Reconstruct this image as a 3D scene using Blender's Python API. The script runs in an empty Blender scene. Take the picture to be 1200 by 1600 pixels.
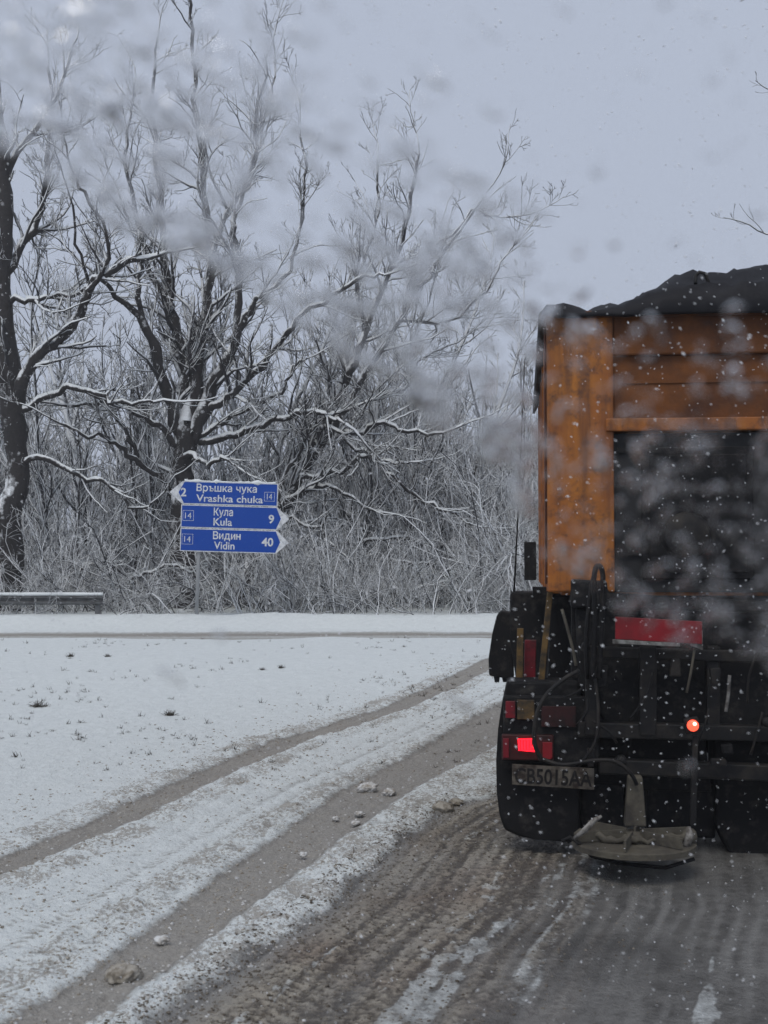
import bpy, bmesh, math, random
import numpy as np
from mathutils import Vector, Matrix

R = math.radians
rnd = random.Random(7)
C = bpy.context.scene.collection
sc = bpy.context.scene

# ------------------------------------------------------------------ camera, sky, sun, exposure
CAM = Vector((0.0, 0.0, 1.8))
PITCH = math.atan(80 / 2000)
cam = bpy.data.cameras.new('camera')
cam.sensor_fit = 'VERTICAL'; cam.sensor_height = 24; cam.lens = 30
cam.clip_start = 0.05; cam.clip_end = 3000
cam.dof.use_dof = True; cam.dof.focus_distance = 16; cam.dof.aperture_fstop = 3.6; cam.dof.aperture_blades = 0
co = bpy.data.objects.new('camera', cam); C.objects.link(co)
co.location = CAM; co.rotation_euler = (R(90) + PITCH, 0, 0)
sc.camera = co

w = bpy.data.worlds.new('World'); sc.world = w; w.use_nodes = True
nt = w.node_tree; nt.nodes.clear()
SUN_EL, SUN_AZ = R(55), R(200)
sky = nt.nodes.new('ShaderNodeTexSky'); sky.sky_type = 'NISHITA'; sky.sun_disc = False
sky.sun_elevation = SUN_EL; sky.sun_rotation = SUN_AZ; sky.dust_density = 6; sky.air_density = 1
tc = nt.nodes.new('ShaderNodeTexCoord')
nz = nt.nodes.new('ShaderNodeTexNoise'); nz.inputs['Scale'].default_value = 1.3; nz.inputs['Detail'].default_value = 4
nt.links.new(tc.outputs['Generated'], nz.inputs['Vector'])
cr = nt.nodes.new('ShaderNodeMix'); cr.data_type = 'RGBA'
cr.inputs[6].default_value = (4.5, 5.0, 6.15, 1); cr.inputs[7].default_value = (4.95, 5.5, 6.65, 1)
nt.links.new(nz.outputs[0], cr.inputs[0])
mx = nt.nodes.new('ShaderNodeMix'); mx.data_type = 'RGBA'; mx.inputs[0].default_value = 0.94
nt.links.new(sky.outputs[0], mx.inputs[6]); nt.links.new(cr.outputs[2], mx.inputs[7])
bg = nt.nodes.new('ShaderNodeBackground'); bg.inputs[1].default_value = 0.1
nt.links.new(mx.outputs[2], bg.inputs[0])
wo = nt.nodes.new('ShaderNodeOutputWorld'); nt.links.new(bg.outputs[0], wo.inputs[0])

sl = bpy.data.lights.new('sun', 'SUN'); sl.energy = 1.15; sl.angle = R(25); sl.color = (1.0, 0.95, 0.86)
so = bpy.data.objects.new('sun', sl); C.objects.link(so)
so.rotation_euler = (R(90) - SUN_EL, 0, -SUN_AZ + R(180))
so.location = (0, 0, 30)

sc.view_settings.view_transform = 'Standard'; sc.view_settings.look = 'None'
sc.view_settings.exposure = 0; sc.view_settings.gamma = 1
sc.render.engine = 'CYCLES'
sc.cycles.use_denoising = True
try:
    sc.cycles.denoiser = 'OPENIMAGEDENOISE'
    sc.cycles.denoising_prefilter = 'ACCURATE'
except Exception:
    pass
sc.cycles.max_bounces = 8; sc.cycles.diffuse_bounces = 4; sc.cycles.glossy_bounces = 3
sc.cycles.transmission_bounces = 8; sc.cycles.transparent_max_bounces = 8; sc.cycles.volume_bounces = 0
sc.cycles.caustics_refractive = False; sc.cycles.caustics_reflective = False

# ------------------------------------------------------------------ helpers
def tag(o, label=None, cat=None, group=None, kind=None):
    if label: o['label'] = label
    if cat: o['category'] = cat
    if group: o['group'] = group
    if kind: o['kind'] = kind
    return o

def empty(name, loc=(0, 0, 0), rz=0.0):
    o = bpy.data.objects.new(name, None); C.objects.link(o)
    o.location = loc; o.rotation_euler = (0, 0, rz); o.empty_display_size = 0.2
    return o

def link(name, me, mat=None, parent=None, smooth=False):
    o = bpy.data.objects.new(name, me); C.objects.link(o)
    if mat is not None:
        me.materials.append(mat)
    if parent is not None: o.parent = parent
    if smooth:
        me.polygons.foreach_set('use_smooth', np.ones(len(me.polygons), dtype=bool))
    return o

def np_mesh(name, V, F):
    """V (n,3); F (m,k) all the same k"""
    V = np.asarray(V, dtype=np.float32); F = np.asarray(F, dtype=np.int32)
    me = bpy.data.meshes.new(name)
    k = F.shape[1]
    me.vertices.add(len(V)); me.vertices.foreach_set('co', V.ravel())
    me.loops.add(F.size); me.loops.foreach_set('vertex_index', F.ravel())
    me.polygons.add(len(F))
    me.polygons.foreach_set('loop_start', np.arange(0, F.size, k, dtype=np.int32))
    me.polygons.foreach_set('loop_total', np.full(len(F), k, dtype=np.int32))
    me.update(calc_edges=True)
    return me

class MB:
    """collects boxes, tubes, prisms into one bmesh"""
    def __init__(s): s.bm = bmesh.new()
    def box(s, x0, x1, y0, y1, z0, z1, bevel=0.0, m=None):
        r = bmesh.ops.create_cube(s.bm, size=1.0)
        vs = r['verts']
        for v in vs:
            v.co = Vector(((x0 + x1) / 2 + v.co.x * (x1 - x0), (y0 + y1) / 2 + v.co.y * (y1 - y0), (z0 + z1) / 2 + v.co.z * (z1 - z0)))
        if m is not None:
            for v in vs: v.co = m @ v.co
        if bevel:
            es = list({e for v in vs for e in v.link_edges})
            bmesh.ops.bevel(s.bm, geom=es, offset=bevel, segments=2, affect='EDGES', profile=0.5)
        return s
    def tube(s, pts, rad, sides=10):
        pts = [Vector(p) for p in pts]
        if not hasattr(rad, '__len__'): rad = [rad] * len(pts)
        rings = []
        t0 = (pts[1] - pts[0]).normalized()
        up = Vector((0, 0, 1)) if abs(t0.z) < .9 else Vector((1, 0, 0))
        n = t0.cross(up).normalized()
        for i, p in enumerate(pts):
            t = (pts[min(i + 1, len(pts) - 1)] - pts[max(i - 1, 0)]).normalized()
            n = (n - t * n.dot(t)).normalized(); b = t.cross(n)
            rings.append([s.bm.verts.new(p + (n * math.cos(a) + b * math.sin(a)) * rad[i]) for a in [2 * math.pi * k / sides for k in range(sides)]])
        for i in range(len(rings) - 1):
            for k in range(sides):
                s.bm.faces.new((rings[i][k], rings[i][(k + 1) % sides], rings[i + 1][(k + 1) % sides], rings[i + 1][k]))
        s.bm.faces.new(rings[0][::-1]); s.bm.faces.new(rings[-1])
        return s
    def prism(s, poly, a0, a1, axis='y', bevel=0):
        """poly 2-D; extruded along axis from a0 to a1. axis y: poly=(x,z); x: poly=(y,z); z: poly=(x,y)"""
        def P(q, a):
            return {'y': (q[0], a, q[1]), 'x': (a, q[0], q[1]), 'z': (q[0], q[1], a)}[axis]
        A = [s.bm.verts.new(P(q, a0)) for q in poly]; B = [s.bm.verts.new(P(q, a1)) for q in poly]
        s.bm.faces.new(A); s.bm.faces.new(B[::-1])
        n = len(poly)
        for i in range(n): s.bm.faces.new((A[i], B[i], B[(i + 1) % n], A[(i + 1) % n]))
        if bevel:
            es = list({e for v in A + B for e in v.link_edges})
            bmesh.ops.bevel(s.bm, geom=es, offset=bevel, segments=2, affect='EDGES', profile=0.5)
        return s
    def lathe(s, prof, axis='x', sides=32, centre=(0, 0, 0)):
        """prof: list of (a, r) along the axis"""
        rings = []
        for a, r in prof:
            ring = []
            for k in range(sides):
                th = 2 * math.pi * k / sides; c, d = r * math.cos(th), r * math.sin(th)
                p = {'x': (a, c, d), 'y': (c, a, d), 'z': (c, d, a)}[axis]
                ring.append(s.bm.verts.new((p[0] + centre[0], p[1] + centre[1], p[2] + centre[2])))
            rings.append(ring)
        for i in range(len(rings) - 1):
            for k in range(sides):
                s.bm.faces.new((rings[i][k], rings[i][(k + 1) % sides], rings[i + 1][(k + 1) % sides], rings[i + 1][k]))
        s.bm.faces.new(rings[0][::-1]); s.bm.faces.new(rings[-1])
        return s
    def build(s, name, mat, parent=None, smooth=False):
        bmesh.ops.recalc_face_normals(s.bm, faces=s.bm.faces[:])
        me = bpy.data.meshes.new(name); s.bm.to_mesh(me); s.bm.free()
        return link(name, me, mat, parent, smooth)

# smooth value noise, 2-D and 3-D, vectorised
def _hash(ix, iy, seed):
    h = (ix.astype(np.int64) * 374761393 + iy.astype(np.int64) * 668265263 + seed * 1442695041) & 0xffffffff
    h = ((h ^ (h >> 13)) * 1274126177) & 0xffffffff
    return ((h ^ (h >> 16)) & 0xffffff) / float(0xffffff)
def vnoise(x, y, seed=0):
    ix, iy = np.floor(x), np.floor(y); fx, fy = x - ix, y - iy
    ix = ix.astype(np.int64); iy = iy.astype(np.int64)
    fx = fx * fx * (3 - 2 * fx); fy = fy * fy * (3 - 2 * fy)
    a = _hash(ix, iy, seed); b = _hash(ix + 1, iy, seed); c = _hash(ix, iy + 1, seed); d = _hash(ix + 1, iy + 1, seed)
    return (a * (1 - fx) + b * fx) * (1 - fy) + (c * (1 - fx) + d * fx) * fy
def fbm(x, y, seed=0, oct=4):
    s = 0; a = .5; t = 0
    for o in range(oct):
        s = s + a * vnoise(x * 2 ** o, y * 2 ** o, seed + o * 17); t += a; a *= .55
    return s / t
def sstep(a, b, x):
    t = np.clip((x - a) / (b - a), 0, 1); return t * t * (3 - 2 * t)

# ------------------------------------------------------------------ materials
def mat(name):
    m = bpy.data.materials.new(name); m.use_nodes = True
    return m, m.node_tree, m.node_tree.nodes['Principled BSDF']
def N(t, kind, **kw):
    n = t.nodes.new(kind)
    for k, v in kw.items(): setattr(n, k, v)
    return n
def noise(t, scale, detail=4, rough=.55, coords='Object', vec=None):
    n = N(t, 'ShaderNodeTexNoise'); n.inputs['Scale'].default_value = scale
    n.inputs['Detail'].default_value = detail; n.inputs['Roughness'].default_value = rough
    if vec is None:
        vec = N(t, 'ShaderNodeTexCoord').outputs[coords]
    t.links.new(vec, n.inputs['Vector'])
    return n.outputs[0]
def ramp(t, fac, lo, hi, c0=(0, 0, 0, 1), c1=(1, 1, 1, 1)):
    r = N(t, 'ShaderNodeValToRGB'); r.color_ramp.elements[0].position = lo; r.color_ramp.elements[1].position = hi
    r.color_ramp.elements[0].color = c0; r.color_ramp.elements[1].color = c1
    t.links.new(fac, r.inputs[0]); return r.outputs[0]
def mixc(t, f, a, b):
    m = N(t, 'ShaderNodeMix', data_type='RGBA')
    for sock, v in ((m.inputs[0], f), (m.inputs[6], a), (m.inputs[7], b)):
        if hasattr(v, 'links') or hasattr(v, 'is_output'): t.links.new(v, sock)
        else: sock.default_value = v
    return m.outputs[2]
def math_(t, op, a, b=None, clamp=False):
    m = N(t, 'ShaderNodeMath', operation=op); m.use_clamp = clamp
    for sock, v in ((m.inputs[0], a), (m.inputs[1], b)):
        if v is None: continue
        if hasattr(v, 'is_output'): t.links.new(v, sock)
        else: sock.default_value = v
    return m.outputs[0]
def bump(t, p, h, strength=.5, dist=.01):
    b = N(t, 'ShaderNodeBump'); b.inputs['Strength'].default_value = strength; b.inputs['Distance'].default_value = dist
    t.links.new(h, b.inputs['Height']); t.links.new(b.outputs[0], p.inputs['Normal'])

def simple(name, col, rough=.6, metal=0.0, dirt=None, dscale=6, damt=(.45, .65), bmp=0, bs=30, coat=0):
    m, t, p = mat(name)
    c = tuple(col) + (1,)
    if dirt:
        f = ramp(t, noise(t, dscale, 6, .65), *damt)
        t.links.new(mixc(t, f, c, tuple(dirt) + (1,)), p.inputs['Base Color'])
    else:
        p.inputs['Base Color'].default_value = c
    p.inputs['Roughness'].default_value = rough; p.inputs['Metallic'].default_value = metal
    p.inputs['Specular IOR Level'].default_value = .25
    if coat: p.inputs['Coat Weight'].default_value = coat
    if bmp: bump(t, p, noise(t, bs, 5), bmp, .01)
    return m

def bark_mat(name, bark, thr=(.25, .6), wind=(-.35, -.35, .85), scale=3.0):
    """bark with wet snow stuck to the upper and windward faces"""
    m, t, p = mat(name)
    g = N(t, 'ShaderNodeNewGeometry')
    d = N(t, 'ShaderNodeVectorMath', operation='DOT_PRODUCT')
    t.links.new(g.outputs['Normal'], d.inputs[0]); d.inputs[1].default_value = Vector(wind).normalized()
    n = noise(t, scale, 5, .7, vec=g.outputs['Position'])
    s = math_(t, 'ADD', d.outputs['Value'], math_(t, 'MULTIPLY', math_(t, 'SUBTRACT', n, .5), 1.6))
    f = ramp(t, s, *thr)
    bn = noise(t, 14, 6, .7, vec=g.outputs['Position'])
    dark = tuple(v * .45 for v in bark) + (1,)
    bc = mixc(t, ramp(t, bn, .35, .65), dark, tuple(bark) + (1,))
    t.links.new(mixc(t, f, bc, (.82, .845, .87, 1)), p.inputs['Base Color'])
    p.inputs['Roughness'].default_value = .85
    bump(t, p, bn, .8, .03)
    return m
M = {}
M['bark'] = bark_mat('bark', (.030, .026, .025), thr=(.52, .80))
M['twig'] = bark_mat('twig_bark', (.034, .031, .033), thr=(.06, .52), scale=1.2)
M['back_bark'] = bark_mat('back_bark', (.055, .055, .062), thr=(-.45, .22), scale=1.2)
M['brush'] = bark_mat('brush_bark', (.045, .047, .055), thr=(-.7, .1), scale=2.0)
m, t, p = mat('snow'); p.inputs['Roughness'].default_value = .8
p.inputs['Base Color'].default_value = (.79, .83, .84, 1); bump(t, p, noise(t, 25, 5), .5, .02)
M['snow'] = m

# ------------------------------------------------------------------ terrain
def on_line(Y, ys, xs): return np.interp(Y, ys, xs)
# centre lines of the wheel ruts and the edge of the cleared road, metres, x as a function of the distance
def rutA(Y): return on_line(Y, [2.5, 5, 7.0, 7.7, 9, 11.1, 13.1, 15.4, 17.9, 20.5, 24], [-4.2, -3.25, -2.52, -2.30, -1.93, -1.49, -.98, 0.0, .89, 1.74, 3.1])
def rutB(Y): return on_line(Y, [2.5, 5, 5.7, 6.9, 8.4, 10.4, 12.3, 14.7, 18, 22], [-2.2, -1.36, -1.16, -.88, -.53, -.03, .62, 1.36, 2.6, 4.5])
def edgeC(Y): return on_line(Y, [-8, 2.5, 5, 6.1, 6.9, 8.6, 9.7, 10.6, 12.5, 15, 19, 24], [-3, -1.55, -.95, -.62, -.32, .08, .48, 1.15, 1.9, 2.9, 4.6, 7.2])
def farroad(X, Y): return Y - (26.75 + .012 * X)
def base_z(X, Y):
    z = .35 * sstep(13, 25, Y)
    z = z + .20 * sstep(28.5, 29.4, Y)
    z = z + .10 * sstep(36, 60, Y) * 3
    z = z - .06 * (1 - sstep(1.5, 2.1, np.abs(farroad(X, Y))))
    z = z + (fbm(X * .35, Y * .35, 3) - .5) * .10 * sstep(12, 18, Y)
    z = z + .05 * np.exp(-((Y - 24.2) / .4) ** 2) * fbm(X * .9, Y * .9, 8)
    z = z + .16 * np.exp(-((Y - 29.6) / .5) ** 2) * fbm(X * 1.3, Y * 1.3, 9)
    return z
def gz(x, y):
    return float(base_z(np.array([x], float), np.array([y], float))[0])

rows = np.concatenate([np.linspace(-12, 2.6, 26)[:-1], 2.6 * (34 / 2.6) ** np.linspace(0, 1, 1050), 34 * (500 / 34) ** (np.linspace(0, 1, 60)[1:])])
cs = np.linspace(-1, 1, 760)
outer = 1 + 14 * (np.linspace(0, 1, 26)[1:]) ** 2
cols = np.concatenate([-outer[::-1], cs, outer])
Yg, Sg = np.meshgrid(rows, cols, indexing='ij')
Xg = Sg * (.75 + .36 * np.maximum(Yg, 2.0))
Z = base_z(Xg, Yg)
uC = Xg - edgeC(Yg)                       # >0 on the slushy road
road = sstep(-.12, .12, uC + (fbm(Xg * 2.2, Yg * 1.5, 21) - .56) * .34)
nA = (fbm(Xg * 4, Yg * 2, 31) - .5)
dA = np.abs(Xg - rutA(Yg)); hA = .12 + .07 * nA + .004 * Yg
mA = (1 - sstep(hA - .06, hA + .07, dA)) * (Yg < 26)
dB = np.abs(Xg - rutB(Yg)); hB = .14 + .05 * nA + .024 * np.maximum(Yg - 5, 0)
mB = (1 - sstep(hB - .05, hB + .10, dB)) * (Yg < 24)
# faint, older tracks
old = np.zeros_like(Z)
for off, wd, am in ((-.62, .07, .75), (-.46, .05, .7), (-.80, .05, .55), (-.32, .10, .6), (-1.0, .05, .4)):
    d = np.abs(Xg - rutB(Yg) - off * (1 + .02 * Yg)); old = np.maximum(old, am * np.exp(-(d / wd) ** 2))
old *= (Yg < 20) * sstep(.08, .3, fbm(Xg * 1.2, Yg * .4, 55))
old *= .75 + .35 * np.sin(Yg * 95 + 4 * np.sin(Xg * 30)) * (Yg < 10)
far = (1 - sstep(1.3, 2.0, np.abs(farroad(Xg, Yg))))
farw = .55 + .34 * np.exp(-((farroad(Xg, Yg) + 1.15) / .30) ** 2) + .30 * np.exp(-((farroad(Xg, Yg) - .5) / .45) ** 2)
# long streaks parallel to the road
st = fbm(uC * 6.0, Yg * .55, 61, 4); st2 = fbm(uC * 16.0, Yg * 1.0, 66, 3)
tread = (.5 + .5 * np.sin(uC * 62 + 3 * fbm(uC * 2, Yg * .6, 5)))
ribs = np.sin((Yg * 1.0 + uC * .8) * 120 + 5 * vnoise(uC * 5, Yg * 2, 12)) * sstep(.45, .62, fbm(uC * 4, Yg * .5, 14)) * (1 - sstep(8, 12, Yg))
bits = fbm(Xg * 46, Yg * 40, 81, 3)
lump = fbm(Xg * 9, Yg * 7, 71, 4); lump2 = fbm(Xg * 30, Yg * 24, 73, 3)
slush_zone = sstep(.0, .25, uC) * (1 - sstep(.95, 1.6, uC + (st - .5) * 1.2))
near = 1 - sstep(14, 30, Yg)
Z = Z + (1 - road) * near * ((lump - .5) * .030 + (lump2 - .5) * .012)
verge = np.exp(-(np.minimum(np.abs(dA - .32), np.abs(dB - .42)) / .16) ** 2) * (1 - road) + np.exp(-((uC + .15) / .25) ** 2) * .8
verge = np.clip(verge, 0, 1) * near
Z = Z + verge * ((lump - .35) * .038 + lump2 * .012)
Z = Z - .028 * np.maximum(mA, mB) * near - road * .035 + old * -.02 * near
Z = Z + road * slush_zone * (st * .020 + tread * .006 * st2 + (lump - .5) * .016 + (lump2 - .5) * .014 + ribs * .004 + (bits - .5) * .016) * near
snowleft = road * (sstep(.60, .70, st * .75 + .25 * lump) * .85 + np.exp(-((uC - 1.35 - .3 * (st - .5)) / .09) ** 2) * sstep(.42, .62, fbm(Xg * .9, Yg * .8, 91)) + .9 * np.exp(-((uC - .62) / .07) ** 2) * sstep(.5, .66, fbm(Xg * 1.1, Yg * .9, 97)))
snowleft = np.clip(snowleft * (.25 + .9 * st) , 0, .62)
Z = Z + snowleft * .008
# attributes the material reads: how much of the snow is gone, how brown the slush is, how wet
cover = np.clip((1 - road) * (1 - mA) * (1 - mB) * (1 - .75 * old) + snowleft * .70, 0, 1)
cover = cover * (1 - far * farw)
brown = np.clip(road * slush_zone * (.45 + .8 * (st - .3)) + .16 * mA + .05 * mB + far * .12, 0, 1)
speck = np.clip(verge * 1.0 + .55 * np.exp(-((uC + .35) / .5) ** 2) * near + .35 * (1 - sstep(0, 1.6, dA)) * near + .12 * near, 0, 1) * (1 - far)
rut = np.clip(np.maximum(np.maximum(mA, mB), old) * (1 - road) + far, 0, 1)
streak = np.clip(st2 * .75 + (tread - .5) * .35 * sstep(.35, .6, fbm(Xg * .8, Yg * .8, 44)) + .1 + .12 * ribs * slush_zone + (.35 + .75 * slush_zone) * (bits - .5) + .25 * np.exp(-((uC - .1) / .22) ** 2), 0, 1)
wet = np.clip(road * (1 - slush_zone * .6) + .5 * mB + .3 * mA, 0, 1)
nr, ncl = Z.shape
idx = np.arange(nr * ncl).reshape(nr, ncl)
F = np.stack([idx[:-1, :-1], idx[:-1, 1:], idx[1:, 1:], idx[1:, :-1]], -1).reshape(-1, 4)
gm = np_mesh('ground', np.stack([Xg, Yg, Z], -1).reshape(-1, 3), F)
for nm, a in (('cover', cover), ('brown', brown), ('speck', speck), ('wet', wet), ('rut', rut), ('streak', streak)):
    at = gm.attributes.new(nm, 'FLOAT', 'POINT'); at.data.foreach_set('value', a.astype(np.float32).ravel())

m, t, p = mat('snowy_ground')
def attr(nm):
    a = N(t, 'ShaderNodeAttribute'); a.attribute_name = nm; return a.outputs['Fac']
pos = N(t, 'ShaderNodeNewGeometry').outputs['Position']
fine = noise(t, 38, 5, .65, vec=pos); mid = noise(t, 9, 5, .6, vec=pos); tiny = noise(t, 120, 3, .6, vec=pos)
cov = math_(t, 'ADD', attr('cover'), math_(t, 'MULTIPLY', math_(t, 'SUBTRACT', mid, .5), .55))
cov = math_(t, 'ADD', cov, math_(t, 'MULTIPLY', math_(t, 'SUBTRACT', fine, .5), .5))
covf = ramp(t, cov, .28, .72)
snowc = mixc(t, ramp(t, mid, .3, .7), (.73, .775, .775, 1), (.82, .865, .865, 1))
# grit and dead grass showing through near the tracks
patch = noise(t, 2.6, 4, .6, vec=pos)
sp = math_(t, 'ADD', math_(t, 'MULTIPLY', attr('speck'), math_(t, 'MULTIPLY', patch, .42)), math_(t, 'MULTIPLY', noise(t, 34, 6, .75, vec=pos), .8))
spf = ramp(t, sp, .605, .635)
snowc = mixc(t, math_(t, 'MULTIPLY', spf, .7), snowc, (.30, .26, .215, 1))
road_grey = mixc(t, ramp(t, mid, .3, .7), (.085, .082, .077, 1), (.20, .194, .184, 1))
road_grey = mixc(t, ramp(t, attr('streak'), .35, .8), road_grey, (.27, .265, .255, 1))
road_grey = mixc(t, ramp(t, noise(t, .9, 3, .5, vec=pos), .5, .75), road_grey, (.07, .068, .065, 1))
road_grey = mixc(t, attr('rut'), road_grey, mixc(t, ramp(t, fine, .3, .7), (.27, .252, .225, 1), (.44, .42, .385, 1)))
sk = math_(t, 'ADD', math_(t, 'MULTIPLY', fine, .45), math_(t, 'MULTIPLY', attr('streak'), .62))
slushc = mixc(t, ramp(t, sk, .38, .70), (.080, .062, .044, 1), (.43, .38, .30, 1))
slushc = mixc(t, ramp(t, noise(t, 1.1, 3, .5, vec=pos), .5, .7), slushc, mixc(t, ramp(t, sk, .38, .70), (.075, .047, .030, 1), (.32, .24, .165, 1)))
dirtc = mixc(t, attr('brown'), road_grey, slushc)
t.links.new(mixc(t, covf, dirtc, snowc), p.inputs['Base Color'])
rg = math_(t, 'SUBTRACT', .85, math_(t, 'MULTIPLY', attr('wet'), .55))
t.links.new(mixc(t, covf, rg, (.85, .85, .85, 1)), p.inputs['Roughness'])
hh = math_(t, 'ADD', math_(t, 'MULTIPLY', fine, 1.0), math_(t, 'MULTIPLY', tiny, .4))
bump(t, p, hh, .9, .03)
M['ground'] = m
tag(link('ground', gm, m, smooth=True), kind='structure')

# ------------------------------------------------------------------ projection of a photo point to the plane at a distance
def P(px, py, D):
    """the place seen at photo point (px, py) when it stands D metres ahead"""
    v = Vector(((px - 600) / 2000, 1, (800 - py) / 2000))
    c, s = math.cos(PITCH), math.sin(PITCH)
    v = Vector((v.x, v.y * c - v.z * s, v.y * s + v.z * c))
    k = D / v.y
    return CAM + v * k

# ------------------------------------------------------------------ trees
class Wood:
    def __init__(s): s.b = []                 # (pts, radii)
    def add(s, pts, rad): s.b.append((np.asarray(pts, float), np.asarray(rad, float)))
def tubes(branches, sides_fn, lift=0.0, rad_fn=None):
    """one triangle/quad mesh of all branches"""
    VV, FF = [], []; off = 0
    for pts, rad in branches:
        n = len(pts)
        if n < 2: continue
        k = sides_fn(rad[0])
        T = np.gradient(pts, axis=0); T /= (np.linalg.norm(T, axis=1)[:, None] + 1e-9)
        ref = np.array([.31, .87, .38]) if abs(T[0][2]) > .8 else np.array([0, 0, 1.0])
        A = np.cross(T, ref); A /= (np.linalg.norm(A, axis=1)[:, None] + 1e-9)
        B = np.cross(A, T)
        th = np.arange(k) * 2 * np.pi / k + .5
        ring = (A[:, None, :] * np.cos(th)[None, :, None] + B[:, None, :] * np.sin(th)[None, :, None]) * rad[:, None, None] + pts[:, None, :]
        VV.append(ring.reshape(-1, 3))
        i = (np.arange(n - 1)[:, None] * k + np.arange(k)[None, :]); j = (np.arange(n - 1)[:, None] * k + (np.arange(k)[None, :] + 1) % k)
        FF.append(np.stack([i, j, j + k, i + k], -1).reshape(-1, 4) + off)
        off += n * k
    return np.concatenate(VV), np.concatenate(FF)

def unit(v): return v / (np.linalg.norm(v) + 1e-9)
def sidev(d, rng):
    r = rng.normal(size=3); r -= d * r.dot(d); return unit(r)
def branch_path(rng, p, d, L, r0, r1, n, wig, trop):
    pts = [p]; rad = [r0]; d = unit(d)
    for i in range(n):
        d = unit(d + rng.normal(size=3) * wig + np.array([0, 0, trop]))
        p = p + d * (L / n); pts.append(p); rad.append(r0 + (r1 - r0) * (i + 1) / n)
    return np.array(pts), np.array(rad)
def sub(rng, out, pts, rad, L, lvl, maxl, dens, wig, trop, minr, ang=(.6, 1.1), t0=.15, upbias=.0, shrink=.62):
    """side branches along a limb, then along those, down to twigs"""
    seg = np.linalg.norm(np.diff(pts, axis=0), axis=1); cum = np.concatenate([[0], np.cumsum(seg)]); tot = cum[-1]
    n = max(1, int(rng.poisson(dens[lvl] * tot)))
    for _ in range(n):
        f = t0 + (1 - t0) * rng.random(); s = f * tot; i = min(np.searchsorted(cum, s) - 1, len(seg) - 1); i = max(i, 0)
        a = (s - cum[i]) / (seg[i] + 1e-9); p = pts[i] * (1 - a) + pts[i + 1] * a; r = rad[i] * (1 - a) + rad[i + 1] * a
        d0 = unit(pts[i + 1] - pts[i]); an = rng.uniform(*ang)
        d = unit(d0 * math.cos(an) + sidev(d0, rng) * math.sin(an) + np.array([0, 0, upbias]))
        l = L * (1 - .55 * f) * rng.uniform(.55, 1.15); rr = max(minr, min(r * .62, r * .3 + l * .010))
        bp, br = branch_path(rng, p, d, l, rr, max(minr * .7, rr * .3), 7 if lvl == 0 else (5 if lvl == 1 else 4), wig, trop)
        out.add(bp, br)
        if lvl + 1 < maxl: sub(rng, out, bp, br, l * shrink, lvl + 1, maxl, dens, wig, trop, minr, ang, .1, upbias, shrink)

def limb(pix, rpx, D, rng, depth=0.0, spread=.5, n=None, y0=None):
    """a traced limb; D is its distance, DEPTH how far it drifts towards (-) or away (+) along its length"""
    k = len(pix); pts = []
    off = 0.0
    for i, q in enumerate(pix):
        pts.append(np.array(P(q[0], q[1], D + depth * i / max(k - 1, 1) + (y0 or 0))))
    pts = np.array(pts); tt = np.linspace(0, k - 1, (k - 1) * 4 + 1)
    # Catmull-Rom
    def cr(i, f):
        a, b, c, d = pts[max(i - 1, 0)], pts[i], pts[min(i + 1, k - 1)], pts[min(i + 2, k - 1)]
        return .5 * ((2 * b) + (-a + c) * f + (2 * a - 5 * b + 4 * c - d) * f * f + (-a + 3 * b - 3 * c + d) * f ** 3)
    out = np.array([cr(min(int(x), k - 2), x - min(int(x), k - 2)) for x in tt])
    out[1:-1] += rng.normal(size=out[1:-1].shape) * .045
    rad = np.interp(tt, np.linspace(0, k - 1, len(rpx)), rpx) / 2000 * D * np.where(np.array(pts[0][2]) > 3, .8, .9) * (1 + rng.normal(size=len(tt)) * .05)
    return out, rad

def snow_on(branches, rng, minr=.0, th=(.010, .030)):
    """a ridge of snow lying along the top of every limb that is not steep"""
    out = []
    for pts, rad in branches:
        T = np.gradient(pts, axis=0); T /= (np.linalg.norm(T, axis=1)[:, None] + 1e-9)
        flat = np.sqrt(np.clip(1 - T[:, 2] ** 2, 0, 1))
        keep = flat > .52
        i = 0; n = len(pts)
        while i < n:
            if not keep[i]: i += 1; continue
            j = i
            while j + 1 < n and keep[j + 1]: j += 1
            if j - i >= 1:
                h = np.minimum(np.maximum(rad[i:j + 1] * .62, th[0]), th[0] + .035) * rng.uniform(.7, 1.25, j - i + 1)
                h = h * np.clip((flat[i:j + 1] - .4) * 2, .35, 1)
                h[0] *= .4; h[-1] *= .4
                pp = pts[i:j + 1].copy(); pp[:, 2] += rad[i:j + 1] * .75 + h * .25; pp[:, 0] -= rad[i:j + 1] * .15
                out.append((pp, h))
            i = j + 1
    return out

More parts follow.
